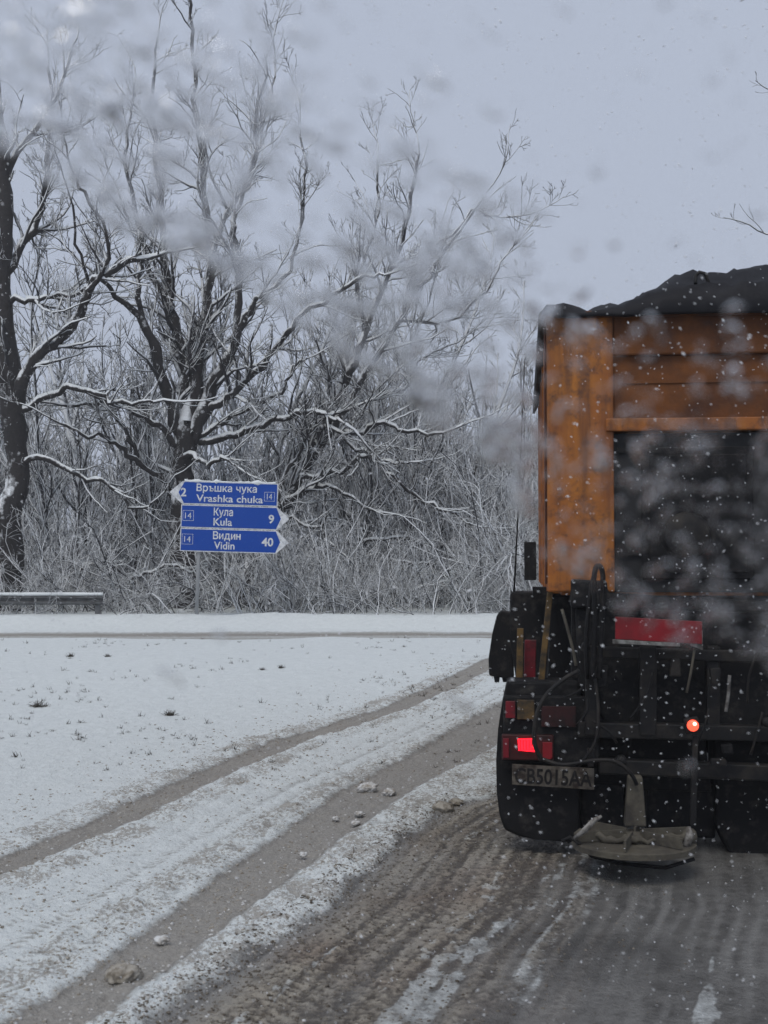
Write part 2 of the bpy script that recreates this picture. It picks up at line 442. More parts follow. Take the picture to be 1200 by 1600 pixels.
def sides(r): return 10 if r > .12 else (6 if r > .04 else (4 if r > .015 else 3))
def big_tree(name, label, base, limbs, seed, L, dens, maxl, minr, trop=.05, wig=.17, tips=None, group=None, upbias=0.22, ang=(.5, 1.1), snow=True):
    rng = np.random.default_rng(seed)
    main = Wood(); cr_ = Wood()
    for pix, rpx, D, depth in limbs:
        a, b = limb(pix, rpx, D, rng, depth); main.add(a, b)
    for (pts, rad), (pix, rpx, D, depth) in zip(list(main.b), limbs):
        istrunk = rad[0] > .33
        sub(rng, cr_, pts, rad, L * (.7 if istrunk else 1.0), 0, maxl, [d * (.35 if istrunk else 1) for d in dens[:1]] + dens[1:], wig, trop, minr, t0=.3 if istrunk else .12, upbias=upbias, ang=ang)
        # finishing spray at the limb end
        d = unit(pts[-1] - pts[-3]); q, qr = branch_path(rng, pts[-1], d, L * .8, rad[-1], minr, 7, wig * .8, trop)
        cr_.add(q, qr); sub(rng, cr_, q, qr, L * .5, 1, maxl, dens, wig, trop, minr, upbias=upbias, ang=ang)
    if tips:
        for (px, py, D, n, l) in tips: pass
    t_ = empty(name, base); tag(t_, label, 'tree', group)
    B = np.array(base)
    V, F = tubes(main.b, sides); link('trunk', np_mesh('trunk', V - B, F), M['bark'], t_, True)
    V, F = tubes(cr_.b, sides); link('crown', np_mesh('crown', V - B, F), M['twig'], t_, True)
    if snow:
        sb = snow_on(main.b, rng) + snow_on([x for x in cr_.b if x[1][0] > minr * 1.35], rng, th=(.009, .02))
        V, F = tubes(sb, lambda r: 6 if r > .03 else 4); link('snow_cover', np_mesh('snow_cover', V - B, F), M['snow'], t_, True)
    return t_

# left tree, half outside the frame
big_tree('bare_tree', 'thick dark bare trunk behind the guardrail with one long crooked limb reaching right', P(10, 972, 34), [
    ([(8, 985), (14, 900), (16, 830), (26, 740), (22, 650), (10, 560), (2, 450), (6, 330), (0, 220), (-12, 90), (-20, -60)], [27, 25, 22, 20, 22, 18, 15, 13, 9, 5], 34, .3),
    ([(22, 650), (34, 600), (62, 552), (95, 528), (122, 492), (136, 455), (150, 435), (182, 418), (215, 405)], [13, 11, 10, 9, 7, 6], 34, -1.2),
    ([(24, 650), (60, 628), (100, 606), (140, 610), (190, 632), (240, 628)], [8, 6, 4, 3], 34, -.8),
    ([(33, 722), (70, 716), (110, 736), (160, 754), (185, 768), (205, 790), (236, 786)], [6, 5, 4, 3, 2], 34, -.6),
    ([(5, 470), (50, 472), (95, 462), (138, 450), (120, 380), (110, 310)], [7, 5, 4, 3, 2], 34.2, -.8),
    ([(4, 440), (40, 380), (70, 300), (80, 200), (75, 90)], [10, 8, 6, 4, 2], 34.2, 1.0),
    ([(136, 455), (165, 400), (150, 330), (118, 280), (100, 215)], [6, 4, 3, 2], 33, -.5),
    ([(2, 300), (40, 220), (90, 150), (120, 60)], [8, 6, 4, 2], 34.2, .8),
    ([(0, 560), (-60, 500), (-130, 470), (-200, 400), (-230, 280)], [10, 8, 6, 3], 34.2, 1.5),
    ([(-5, 250), (-80, 150), (-160, 60), (-200, -50)], [8, 6, 4, 2], 34.3, 1.5),
], 11, 2.5, [2.3, 3.5, 3.6, 3.0], 4, .009, tips=None)

# centre tree, behind the sign
big_tree('bare_tree', 'big bare tree forking into many stems right behind the blue sign', P(290, 972, 35.5), [
    ([(290, 988), (286, 930), (289, 840), (287, 760), (288, 700), (292, 660)], [30, 27, 22, 20, 19, 17], 35.5, 0),
    ([(288, 690), (262, 620), (246, 560), (226, 505), (180, 462), (152, 432)], [13, 12, 10, 8, 5, 3], 35.5, -1),
    ([(292, 690), (290, 620), (283, 560), (268, 480), (258, 380), (248, 270), (236, 160), (246, 60)], [13, 12, 11, 9, 7, 5, 4, 2], 35.5, .9),
    ([(294, 690), (306, 610), (312, 540), (322, 480), (330, 400), (320, 300), (308, 180), (304, 90), (296, 5), (290, -70)], [15, 13, 11, 10, 8, 7, 5, 4, 3, 2], 35.5, .3),
    ([(300, 690), (326, 620), (350, 570), (368, 530), (388, 488), (405, 465)], [13, 12, 11, 9, 7, 4], 35.5, -.8),
    ([(368, 530), (372, 450), (365, 380), (368, 330), (392, 250), (405, 160), (420, 80)], [8, 7, 7, 5, 4, 3, 2], 35, .6),
    ([(305, 665), (340, 630), (375, 605), (420, 560), (450, 520), (485, 480), (560, 440), (600, 430)], [9, 8, 7, 6, 5, 4, 3], 35.5, -1.3),
    ([(310, 690), (355, 684), (400, 668), (440, 652), (490, 642), (520, 655), (540, 662)], [8, 7, 6, 5, 4, 3], 35.5, -1.4),
    ([(305, 690), (350, 660), (400, 630), (440, 612), (458, 575), (480, 560)], [6, 5, 4, 3, 2], 35.5, -.6),
    ([(285, 705), (255, 672), (225, 650), (196, 632), (150, 630), (98, 633)], [7, 6, 5, 4, 3], 35.5, -1.2),
    ([(275, 778), (255, 750), (222, 725), (188, 700), (160, 682), (130, 676), (95, 662)], [6, 5, 5, 4, 3, 2], 35.5, -1.6),
    ([(222, 725), (205, 690), (180, 650), (168, 640)], [5, 4, 3], 35, -.5),
    ([(288, 715), (300, 712), (325, 728), (348, 718), (372, 730)], [6, 5, 4, 2], 35.2, -1.2),
    ([(226, 505), (215, 450), (222, 400), (200, 340), (185, 300)], [6, 5, 4, 3, 2], 35, .5),
    ([(330, 400), (355, 330), (385, 290), (410, 200), (430, 120)], [6, 5, 4, 3, 2], 35.5, 1.2),
    ([(405, 465), (450, 420), (470, 340), (478, 260), (470, 200)], [5, 4, 3, 2], 35, .8),
    ([(268, 480), (225, 400), (205, 300), (200, 200), (210, 130)], [7, 5, 4, 3, 2], 35.6, 1.4),
], 23, 2.5, [2.4, 3.6, 3.6, 3.0], 4, .009)

# leaning tree
big_tree('bare_tree', 'leaning bare tree with two slanting stems right of the blue sign', P(372, 965, 36), [
    ([(372, 985), (385, 900), (408, 840), (440, 790), (472, 730), (498, 682), (528, 625), (548, 582), (572, 510), (610, 420), (640, 330), (655, 240)], [14, 13, 12, 11, 11, 10, 9, 8, 6, 5, 4, 2], 36, .5),
    ([(440, 790), (480, 735), (520, 672), (552, 618), (580, 570), (625, 500), (670, 430), (720, 360), (760, 300)], [9, 9, 8, 7, 6, 5, 4, 3, 2], 36, -1),
    ([(425, 790), (462, 716), (500, 660), (540, 640)], [5, 4, 4, 3], 35.7, -.5),
    ([(500, 668), (560, 676), (590, 660), (640, 672), (692, 676)], [6, 5, 4, 3], 36, -1),
    ([(508, 655), (560, 700), (610, 722), (640, 722)], [4, 4, 3, 2], 35.6, -1.4),
    ([(470, 742), (520, 740), (570, 712), (605, 735), (650, 775), (700, 800), (735, 818)], [5, 5, 4, 4, 3, 2], 35.5, -1.4),
    ([(440, 792), (480, 768), (515, 762), (556, 780)], [6, 5, 4, 3], 35.6, -1),
    ([(430, 805), (460, 812), (500, 830), (530, 860)], [4, 3, 3, 2], 35.6, -1),
    ([(540, 640), (600, 615), (640, 600), (655, 560), (700, 540)], [5, 4, 3, 2], 36, .7),
    ([(572, 510), (560, 430), (590, 350), (590, 250)], [5, 4, 3, 2], 36.3, .9),
    ([(610, 420), (690, 380), (740, 330), (780, 340)], [4, 3, 3, 2], 36.3, .9),
    ([(625, 500), (700, 500), (760, 450), (790, 400)], [4, 3, 3, 2], 36.0, .9),
], 37, 2.6, [2.4, 3.6, 3.6, 3.0], 4, .009)

# tree beyond the right edge, its twigs come into the top right corner
big_tree('bare_tree', 'bare tree right of the truck whose twigs hang into the top right corner', P(1500, 960, 24), [
    ([(1500, 1010), (1490, 800), (1480, 600), (1470, 400), (1450, 200), (1430, 0)], [26, 22, 18, 14, 10, 6], 24, .3),
    ([(1480, 600), (1400, 500), (1340, 430), (1290, 400), (1250, 380), (1225, 368)], [12, 9, 7, 5, 3, 2], 24, -1.0),
    ([(1470, 400), (1390, 300), (1340, 230), (1300, 190), (1270, 170)], [10, 8, 6, 4, 2], 24, -.5),
    ([(1455, 230), (1380, 120), (1320, 70), (1280, 50), (1240, 30)], [9, 7, 5, 3, 2], 24, -.5),
], 51, 1.6, [2.2, 3.4, 3.4, 3.0], 4, .005)

# slender trees of the wood behind: a few kinds, then copies
def slender(seed, H, r, lean=.0, stems=1):
    rng = np.random.default_rng(seed); tr = Wood(); cw = Wood()
    for s_ in range(stems):
        d = np.array([rng.normal() * .12 + lean, rng.normal() * .12, 1.0])
        a, b = branch_path(rng, np.array([rng.normal() * .1 * (stems > 1), 0, -.3]), d, H * rng.uniform(.8, 1), r * rng.uniform(.7, 1), .012, 14, .07, .05)
        tr.add(a, b); sub(rng, cw, a, b, H * .25, 0, 4, [3.0, 2.7, 2.4, 1.5], .13, .05, .010, ang=(.35, .95), t0=.14, upbias=.22)
    V, F = tubes(tr.b, sides); mt = np_mesh('trunk', V, F)
    V, F = tubes(cw.b, lambda q: 3 if q < .03 else 5); mc = np_mesh('crown', V, F)
    for q in (mt,): q.polygons.foreach_set('use_smooth', np.ones(len(q.polygons), dtype=bool))
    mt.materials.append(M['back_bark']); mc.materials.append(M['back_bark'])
    return mt, mc
kinds = [slender(101, 9.5, .10), slender(102, 8.5, .09, .15), slender(103, 7.5, .07, -.1, 2), slender(104, 10.5, .13), slender(105, 6.0, .05, .1, 2), slender(106, 9.0, .08, -.2)]
def place_tree(k, x, y, s, rz, label, group):
    e = empty('slender_tree', (x, y, gz(x, y) - .1), rz); e.scale = (s, s, s); tag(e, label, 'tree', group)
    for nm, me in zip(('trunk', 'crown'), kinds[k]):
        o = bpy.data.objects.new(nm, me); C.objects.link(o); o.parent = e
rt = random.Random(5)
nt_ = 0
for i in range(220):
    y = 37.5 + 28 * rt.random() ** 1.3; half = .36 * y + 3
    x = rt.uniform(-half, half * .95)
    pxx = 600 + x / y * 2000
    s = rt.uniform(.95, 1.5)
    if pxx > 640: s *= .85
    if pxx > 740: s *= .80
    place_tree(rt.randrange(6), x, y, s, rt.uniform(0, 6.28),
                *(('slender snowy bare tree of the wood behind the thick left trunk and the guardrail', 'slender trees behind the guardrail') if pxx < 180 else
                  ('slender snowy bare tree of the wood behind the forked tree and the blue sign', 'slender trees behind the blue sign') if pxx < 430 else
                  ('slender snowy bare tree of the wood behind the leaning tree', 'slender trees behind the leaning tree') if pxx < 650 else
                  ('slender snowy bare tree of the wood between the leaning tree and the orange truck', 'slender trees beside the truck')))
for px_, D_, s_ in ((615, 40, 1.5), (685, 41, 1.55), (735, 40, 1.35), (640, 39, 1.3), (575, 41, 1.45), (600, 43, 1.35), (655, 45, 1.5), (705, 42, 1.3), (755, 46, 1.35), (800, 44, 1.05), (540, 45, 1.35), (470, 44, 1.3), (150, 44, 1.3), (60, 43, 1.4)):
    place_tree((px_ // 5) % 6, (px_ - 600) / 2000 * D_, D_, s_, px_, 'taller slender bare tree rising above the thicket behind the big trees', 'taller slender trees above the thicket')
# a few thin dark saplings that stand out in front
for (bx, by, tx, ty, D) in ((500, 965, 516, 730, 35), (605, 960, 690, 600, 36), (640, 960, 668, 700, 37), (120, 965, 122, 640, 36), (215, 960, 205, 560, 37), (835, 900, 815, 560, 39), (740, 955, 748, 700, 38)):
    rng = np.random.default_rng(bx)
    a, b = limb([(bx, by + 12), ((bx * 2 + tx) / 3 + rng.normal() * 4, (by * 2 + ty) / 3), ((bx + tx * 2) / 3 + rng.normal() * 5, (by + ty * 2) / 3), (tx, ty)], [2.6, 2.2, 1.6, .8], D, rng, .3)
    wd = Wood(); wd.add(a, b); cw = Wood(); sub(rng, cw, a, b, 1.3, 0, 2, [2.2, 2.5], .12, .05, .009, ang=(.4, .9), t0=.25, upbias=.2)
    base = P(bx, by, D); e = empty('sapling', base)
    lab = {500: 'thin dark upright sapling standing just right of the blue sign', 605: 'long thin dark sapling leaning right in the snowy brush, tallest of the front saplings',
           640: 'short dark sapling beside the long leaning one in the middle of the brush', 120: 'thin sapling between the thick left trunk and the blue sign, directly above the guardrail end',
           215: 'tall thin sapling just left of the blue sign', 835: 'thin tall sapling right next to the left edge of the orange truck body', 740: 'thin upright sapling between the leaning tree and the truck'}[bx]
    tag(e, lab, 'sapling')
    B = np.array(base)
    V, F = tubes(wd.b, lambda r: 5); link('trunk', np_mesh('trunk', V - B, F), M['bark'], e, True)
    V, F = tubes(cw.b, lambda r: 3); link('crown', np_mesh('crown', V - B, F), M['twig'], e, True)

# low arching boughs loaded with snow
for k, (pix, D, lab) in enumerate((
        ([(205, 905), (235, 892), (275, 885), (305, 905), (325, 935), (345, 962)], 33.5, 'low snowy bough bending down behind the post of the blue sign'),
        ([(640, 925), (690, 912), (740, 935), (790, 950), (850, 962)], 34, 'long low snowy bough lying in the brush nearest the truck'),
        ([(400, 940), (430, 968)], 33, 'short snowy stick on the bank right of the sign post'),
        ([(610, 875), (660, 880), (700, 905), (750, 930), (780, 945)], 35, 'snowy bough sagging to the right in the middle of the brush'),
        ([(100, 905), (150, 880), (190, 890), (230, 925)], 34.5, 'arched snowy bough above the guardrail end'),
        ([(430, 900), (470, 880), (520, 895), (560, 930)], 34.5, 'arched snowy bough just right below the blue sign'),
        ([(560, 850), (620, 840), (690, 862), (750, 905)], 36, 'highest of the snowy boughs right of the sign'))):
    rng = np.random.default_rng(900 + k); a, b = limb(pix, [3.2, 2.6, 1.8], D, rng, .6); wd = Wood(); wd.add(a, b); cw = Wood()
    sub(rng, cw, a, b, 1.0, 0, 3, [3.5, 3.0, 2.0], .16, .0, .008, t0=.1)
    base = a[0]; e = empty('snowy_bough', base); tag(e, lab, 'bough')
    V, F = tubes(wd.b, lambda r: 5); link('stem', np_mesh('stem', V - base, F), M['bark'], e, True)
    V, F = tubes(cw.b, lambda r: 3); link('twigs', np_mesh('twigs', V - base, F), M['twig'], e, True)
    V, F = tubes(snow_on(wd.b + cw.b, rng, th=(.016, .03)), lambda r: 5); link('snow_cover', np_mesh('snow_cover', V - base, F), M['snow'], e, True)

# undergrowth: snowed-in brush under the trees
def brush_proto(seed, n, h):
    rng = np.random.default_rng(seed); wd = Wood()
    for _ in range(n):
        an = rng.random() * 6.28; tilt = abs(rng.normal()) * .5 + .1
        d = np.array([math.cos(an) * math.sin(tilt), math.sin(an) * math.sin(tilt), math.cos(tilt)])
        p = np.array([rng.normal() * .5, rng.normal() * .5, -.05]); l = h * rng.uniform(.5, 1.2)
        a, b = branch_path(rng, p, d, l, .017, .008, 6, .24, -.04); wd.add(a, b)
        sub(rng, wd, a, b, l * .45, 1, 3, [0, 3.2, 2.2], .2, -.02, .006, ang=(.4, 1.0), t0=.2)
    return tubes(wd.b, lambda q: 3)
protos = [brush_proto(200 + i, 12, h) for i, h in enumerate((2.6, 2.0, 3.0, 1.6))]
VV, FF = [], []; off = 0
for i in range(330):
    y = 31.6 + 18 * rt.random() ** 1.5; x = rt.uniform(-.36 * y - 3, .36 * y + 1)
    if y < 35.3 and abs(x / y + .155) < .024: continue
    V, F = protos[rt.randrange(4)]; a = rt.uniform(0, 6.28); s = (.7 + 1.1 * rt.random() ** 1.7) * (.62 if y < 33 else 1)
    ca, sa = math.cos(a) * s, math.sin(a) * s
    W = np.stack([V[:, 0] * ca - V[:, 1] * sa + x, V[:, 0] * sa + V[:, 1] * ca + y, V[:, 2] * s + gz(x, y)], -1)
    VV.append(W); FF.append(F + off); off += len(V)
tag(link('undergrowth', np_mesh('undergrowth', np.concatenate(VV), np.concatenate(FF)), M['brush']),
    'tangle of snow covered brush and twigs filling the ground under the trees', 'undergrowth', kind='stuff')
# far side of the wood
VV, FF = [], []; off = 0
fp = []
for k, (H, r) in enumerate(((9, .10), (8, .08), (10, .12))):
    rng = np.random.default_rng(300 + k); wd = Wood()
    a, b = branch_path(rng, np.array([0, 0, -.3]), np.array([rng.normal() * .1, 0, 1.0]), H, r, .02, 8, .06, .05); wd.add(a, b)
    sub(rng, wd, a, b, H * .26, 0, 2, [3.2, 3.0], .13, .05, .018, ang=(.35, .9), t0=.05, upbias=.2); fp.append(tubes(wd.b, lambda q: 3))
for i in range(520):
    y = rt.uniform(66, 120); x = rt.uniform(-.42 * y, .5 * y)
    V, F = fp[rt.randrange(3)]; a = rt.uniform(0, 6.28); s = rt.uniform(.7, 1.1)
    ca, sa = math.cos(a) * s, math.sin(a) * s
    W = np.stack([V[:, 0] * ca - V[:, 1] * sa + x, V[:, 0] * sa + V[:, 1] * ca + y, V[:, 2] * s + gz(x, y)], -1)
    VV.append(W); FF.append(F + off); off += len(V)
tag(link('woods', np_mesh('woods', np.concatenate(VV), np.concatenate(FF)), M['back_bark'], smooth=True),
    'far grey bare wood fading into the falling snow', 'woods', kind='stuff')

# ------------------------------------------------------------------ direction sign
M['sign_blue'] = simple('sign_blue', (.004, .060, .36), .45, 0, (.05, .13, .42), 14, (.6, .85))
M['sign_white'] = simple('sign_white', (.72, .74, .76), .5, 0, (.45, .47, .5), 12)
M['sign_back'] = simple('galvanised', (.36, .37, .38), .5, .1, (.33, .34, .35), 10)
def lettering(items, matl, parent, depth=.004, name='lettering'):
    """items: (text, x, z, height, width or None, align) in the parent's x-z plane, facing -y"""
    bm = bmesh.new()
    XH, ST = .53, .125
    def poly_glyph(ch):
        """н, и and ъ drawn as straight strokes: list of polygons, and the advance"""
        q = lambda x0, x1, y0, y1: [(x0, y0), (x1, y0), (x1, y1), (x0, y1)]
        if ch == 'н': return [q(0, ST, 0, XH), q(.33, .33 + ST, 0, XH), q(ST, .33, .22, .32)], .33 + ST
        if ch == 'и': return [q(0, ST, 0, XH), q(.33, .33 + ST, 0, XH), [(ST, .02), (.33, .36), (.33, .50), (ST, .17)]], .33 + ST
        return [q(0, .11, XH - .10, XH), q(.11, .11 + ST, 0, XH), q(.11 + ST, .40, .25, .34), q(.11 + ST, .40, 0, .09), [(.40, 0), (.47, .05), (.49, .17), (.47, .29), (.40, .34), (.40, .25), (.40, .09)]], .49
    for txt, x, z, h, wd, al, bold in items:
        polys = []; pen = 0.0
        runs = []; cur = ''
        for chh in txt:
            if chh in 'ниъ':
                if cur: runs.append(cur)
                runs.append(chh); cur = ''
            else: cur += chh
        if cur: runs.append(cur)
        verts = []
        for rn in runs:
            if rn in 'ниъ':
                ps, adv = poly_glyph(rn)
                polys += [[(px_ + pen, py_) for px_, py_ in pp] for pp in ps]; pen += adv + .085; continue
            cu = bpy.data.curves.new('t', 'FONT'); cu.body = rn; cu.size = 1; cu.extrude = 0; cu.offset = bold; cu.resolution_u = 3
            o = bpy.data.objects.new('t', cu); C.objects.link(o)
            bpy.context.view_layer.update()
            me = bpy.data.meshes.new_from_object(o.evaluated_get(bpy.context.evaluated_depsgraph_get()))
            bpy.data.objects.remove(o); bpy.data.curves.remove(cu)
            vx = [v.co.x for v in me.vertices]; mn, mxx = min(vx), max(vx)
            for f in me.polygons: polys.append([(me.vertices[i].co.x - mn + pen, me.vertices[i].co.y) for i in f.vertices])
            bpy.data.meshes.remove(me); pen += mxx - mn + .085
        W = pen - .085; sx = sz = h / .73
        if wd: sx = wd / W
        W *= sx
        x0 = x - (W / 2 if al == 'c' else (W if al == 'r' else 0)); cache = {}
        for pp in polys:
            vs = []
            for px_, py_ in pp:
                key = (round(px_, 5), round(py_, 5))
                if key not in cache: cache[key] = bm.verts.new((x0 + px_ * sx, 0, z + py_ * sz))
                vs.append(cache[key])
            try: bm.faces.new(vs)
            except ValueError: pass
    for f in bm.faces: f.smooth = False
    # glyph contours may overlap: step every island 0.3 mm so that no two faces share a plane
    seen = set(); k = 0
    for v0 in bm.verts:
        if v0 in seen: continue
        stack = [v0]; seen.add(v0); isl = []
        while stack:
            v = stack.pop(); isl.append(v)
            for e in v.link_edges:
                o_ = e.other_vert(v)
                if o_ not in seen: seen.add(o_); stack.append(o_)
        for v in isl: v.co.y -= (k % 5) * .0003
        k += 1
    r = bmesh.ops.extrude_face_region(bm, geom=bm.faces[:])
    for g in r['geom']:
        if isinstance(g, bmesh.types.BMVert): g.co.y -= depth
    bmesh.ops.recalc_face_normals(bm, faces=bm.faces[:])
    me = bpy.data.meshes.new(name); bm.to_mesh(me); bm.free()
    me.polygons.foreach_set('use_smooth', np.zeros(len(me.polygons), dtype=bool))
    return link(name, me, matl, parent)

def ring_frame(mb, x0, x1, z0, z1, w_, y0, y1):
    mb.box(x0, x1, y0, y1, z0, z0 + w_); mb.box(x0, x1, y0, y1, z1 - w_, z1)
    mb.box(x0, x0 + w_, y0, y1, z0 + w_, z1 - w_); mb.box(x1 - w_, x1, y0, y1, z0 + w_, z1 - w_)

DS = 30.0
sb_ = P(352, 966, DS); sgn = empty('direction_sign', (sb_.x, DS, gz(sb_.x, DS)), 0)
tag(sgn, 'blue road sign of three stacked arrow panels on a thin grey post beyond the road', 'road sign')
zb = P(352, 863, DS).z - gz(sb_.x, DS)       # bottom of the lowest panel above the snow
s = DS / 2000
Wp = 150 * s; Hp = 36.8 * s; tip = 19 * s
X0 = (278 - 352) * s
def panel(row, left):
    z0 = row * Hp; z1 = z0 + Hp - .012; zm = (z0 + z1) / 2; x0, x1 = X0, X0 + Wp
    g = .012
    e = None
    if left: poly = [(x0 - tip, zm), (x0 + .02, z1), (x1, z1), (x1, z0), (x0 + .02, z0)]
    else: poly = [(x0, z0), (x0, z1), (x1, z1), (x1 + tip, zm), (x1, z0)]
    pn = MB().prism(poly, -.03, 0, 'y').build('arrow_panel', M['sign_white'], sgn)
    b = .022
    if left:
        inner = [(x0 - tip * .18, zm), (x0 + .02 + tip * .62, z1 - b), (x1 - b, z1 - b), (x1 - b, z0 + b), (x0 + .02 + tip * .62, z0 + b)]
        inner = [(x0 - tip * .25, zm), (x0 + .06, z1 - b), (x1 - b, z1 - b), (x1 - b, z0 + b), (x0 + .06, z0 + b)]
    else:
        inner = [(x0 + b, z0 + b), (x0 + b, z1 - b), (x1 - .02, z1 - b), (x1 + tip * .30, zm), (x1 - .02, z0 + b)]
    MB().prism(inner, -.034, -.0301, 'y').build('blue_field', M['sign_blue'], pn)
    return pn, x0, x1, z0, z1
def X(px): return (px - 352) * s
rows_ = []
pn, x0, x1, z0, z1 = panel(2, True)
zz = lambda f: z0 + (z1 - z0) * f
a = lettering([('2', X(281), zz(.34), Hp * .36, None, 'c', .025), ('Връшка чука', X(301), zz(.58), Hp * .31, X(395) - X(301), 'l', .014),
               ('Vrashka chuka', X(301), zz(.13), Hp * .31, X(405) - X(301), 'l', .014), ('14', X(415), zz(.30), Hp * .26, X(419) - X(411), 'c', .0)], M['sign_white'], pn)
a.location.y = -.0341
mb = MB(); ring_frame(mb, X(407), X(423), zz(.22), zz(.62), .007, -.038, -.0341); mb.build('number_box', M['sign_white'], pn)
pn, x0, x1, z0, z1 = panel(1, False)
a = lettering([('Кула', X(329), zz(.56), Hp * .33, X(359) - X(329), 'l', .014), ('Kula', X(329), zz(.13), Hp * .33, X(358) - X(329), 'l', .014),
               ('9', X(419), zz(.30), Hp * .36, None, 'c', .025), ('14', X(289.5), zz(.40), Hp * .26, X(295) - X(285), 'c', .0)], M['sign_white'], pn)
a.location.y = -.0341
mb = MB(); ring_frame(mb, X(281), X(298), zz(.30), zz(.75), .007, -.038, -.0341); mb.build('number_box', M['sign_white'], pn)
pn, x0, x1, z0, z1 = panel(0, False)
a = lettering([('Видин', X(329), zz(.56), Hp * .33, X(372) - X(329), 'l', .014), ('Vidin', X(331), zz(.13), Hp * .33, X(363) - X(331), 'l', .014),
               ('40', X(414), zz(.32), Hp * .36, None, 'c', .025), ('14', X(289.5), zz(.40), Hp * .26, X(295) - X(285), 'c', .0)], M['sign_white'], pn)
a.location.y = -.0341
mb = MB(); ring_frame(mb, X(281), X(298), zz(.30), zz(.75), .007, -.038, -.0341); mb.build('number_box', M['sign_white'], pn)
for ch in list(sgn.children): ch.location.z = zb
MB().tube([(X(307), .06, -.3), (X(307), .06, zb + 3 * Hp)], .045, 12).build('post', M['sign_back'], sgn, True)
mb = MB(); [mb.box(X(290), X(420), .003, .028, zb + Hp * (k + .5) - .02, zb + Hp * (k + .5) + .02) for k in range(3)]; mb.build('bracket', M['sign_back'], sgn)
rng = np.random.default_rng(3); tp = [(X(282) + i * (X(424) - X(282)) / 26, -.012, zb + 3 * Hp - .005) for i in range(27)]
MB().tube(tp, [abs(.014 + .012 * rng.normal()) + .006 + (.03 if i in (3, 4, 20, 21) else 0) for i in range(27)], 8).build('snow_cap', M['snow'], sgn, True)
sgn.rotation_euler = (0, R(1.6), R(2))

# ------------------------------------------------------------------ guardrail
gr = empty('guardrail', (P(60, 972, 31.5).x, 31.5, gz(-8, 31.5))); tag(gr, 'galvanised roadside guardrail with snow along its top edge', 'guardrail')
xr = P(161, 940, 31.5).x - gr.location.x; zt = P(100, 929, 31.5).z - gr.location.z
M['rail'] = simple('rail_steel', (.13, .135, .14), .5, .4, (.07, .07, .07), 5)
RH = .76
prof = [(0, .31), (-.06, .27), (-.06, .22), (0, .17), (0, .14), (-.06, .09), (-.06, .04), (0, 0), (.004, 0), (-.055, .042), (-.055, .088), (.005, .14), (.005, .17), (-.055, .222), (-.055, .268), (.004, .31)]
MB().prism([(q[0], q[1] * RH + zt - .25) for q in prof], xr - 14, xr, 'x').build('rail', M['rail'], gr)
for k in range(5):
    MB().box(xr - .2 - 3 * k, xr - .08 - 3 * k, .008, .12, -.3, zt - .02).build('post', M['rail'], gr)
tp = [(xr - 14 + i * .1, -.02, zt + .012) for i in range(141)]
MB().tube(tp, [.035 + .012 * vnoise(np.array([i * .35]), np.array([0.]), 4)[0] for i in range(141)], 8).build('snow_cap', M['snow'], gr, True)

# ------------------------------------------------------------------ truck
YAW = -math.atan2(.9, 8.3)
tr = empty('dump_truck', (1.06, 8.15, -.05), YAW)
tag(tr, 'muddy orange gritting truck ahead with tarp over its load and black spreader behind', 'truck')
M['orange'] = None
m, t, p = mat('weathered_orange')
n1 = noise(t, 2.2, 6, .7); n2 = noise(t, 11, 6, .7)
mp = N(t, 'ShaderNodeMapping'); mp.inputs['Scale'].default_value = (9, 9, .7); t.links.new(N(t, 'ShaderNodeTexCoord').outputs['Object'], mp.inputs[0])
n3 = noise(t, 1.0, 5, .6, vec=mp.outputs[0])
c = mixc(t, ramp(t, n1, .35, .7), (.42, .145, .012, 1), (.25, .068, .010, 1))
c = mixc(t, ramp(t, n3, .44, .68), c, (.10, .032, .010, 1))
c = mixc(t, ramp(t, n2, .50, .70), c, (.085, .034, .016, 1))
t.links.new(c, p.inputs['Base Color']); p.inputs['Roughness'].default_value = .55; bump(t, p, n2, .3, .01)
M['orange'] = m
M['header'] = simple('stained_orange', (.19, .066, .015), .65, 0, (.062, .026, .015), 2.5, (.35, .65), .3)
M['brown'] = simple('rusty_brown', (.10, .034, .018), .7, 0, (.035, .018, .014), 4, (.4, .7), .3)
M['black'] = simple('grimy_black', (.006, .006, .007), .7, 0, (.045, .041, .037), 13, (.52, .82), .4)
M['rubber'] = simple('rubber', (.006, .006, .007), .75, 0, (.05, .046, .042), 11, (.52, .8), .4)
M['iron'] = simple('dirty_iron', (.012, .012, .013), .6, .1, (.042, .036, .03), 7, (.45, .75), .3)
M['mud'] = simple('muddy_steel', (.11, .10, .078), .8, 0, (.05, .045, .04), 8, (.4, .7), .6)
M['tarp'] = simple('tarp', (.010, .010, .013), .7, 0, (.03, .03, .034), 5, (.5, .8), .4, 8)
M['dullred'] = simple('dull_red', (.17, .012, .02), .4, 0, (.035, .012, .012), 9, (.45, .75))
M['redboard'] = simple('red_board', (.24, .014, .02), .4, 0, (.07, .02, .02), 4, (.45, .8))
M['whiteboard'] = simple('white_board', (.26, .26, .25), .5, 0, (.07, .065, .06), 12, (.4, .6))
M['plate'] = simple('plate_white', (.13, .115, .095), .6, 0, (.03, .022, .018), 14, (.42, .62))
M['ink'] = simple('plate_ink', (.012, .011, .011), .6)
M['wood'] = simple('yellow_bar', (.14, .085, .028), .6, 0, (.035, .028, .02), 9, (.4, .6))
M['rag'] = simple('dirty_snow', (.36, .35, .33), .9, 0, (.10, .09, .08), 18, (.4, .6), .9)
def lamp_mat(nm, col, st):
    m, t, p = mat(nm); p.inputs['Base Color'].default_value = (*[c * .4 for c in col], 1); p.inputs['Roughness'].default_value = .2
    p.inputs['Emission Color'].default_value = (*col, 1); p.inputs['Emission Strength'].default_value = st; return m
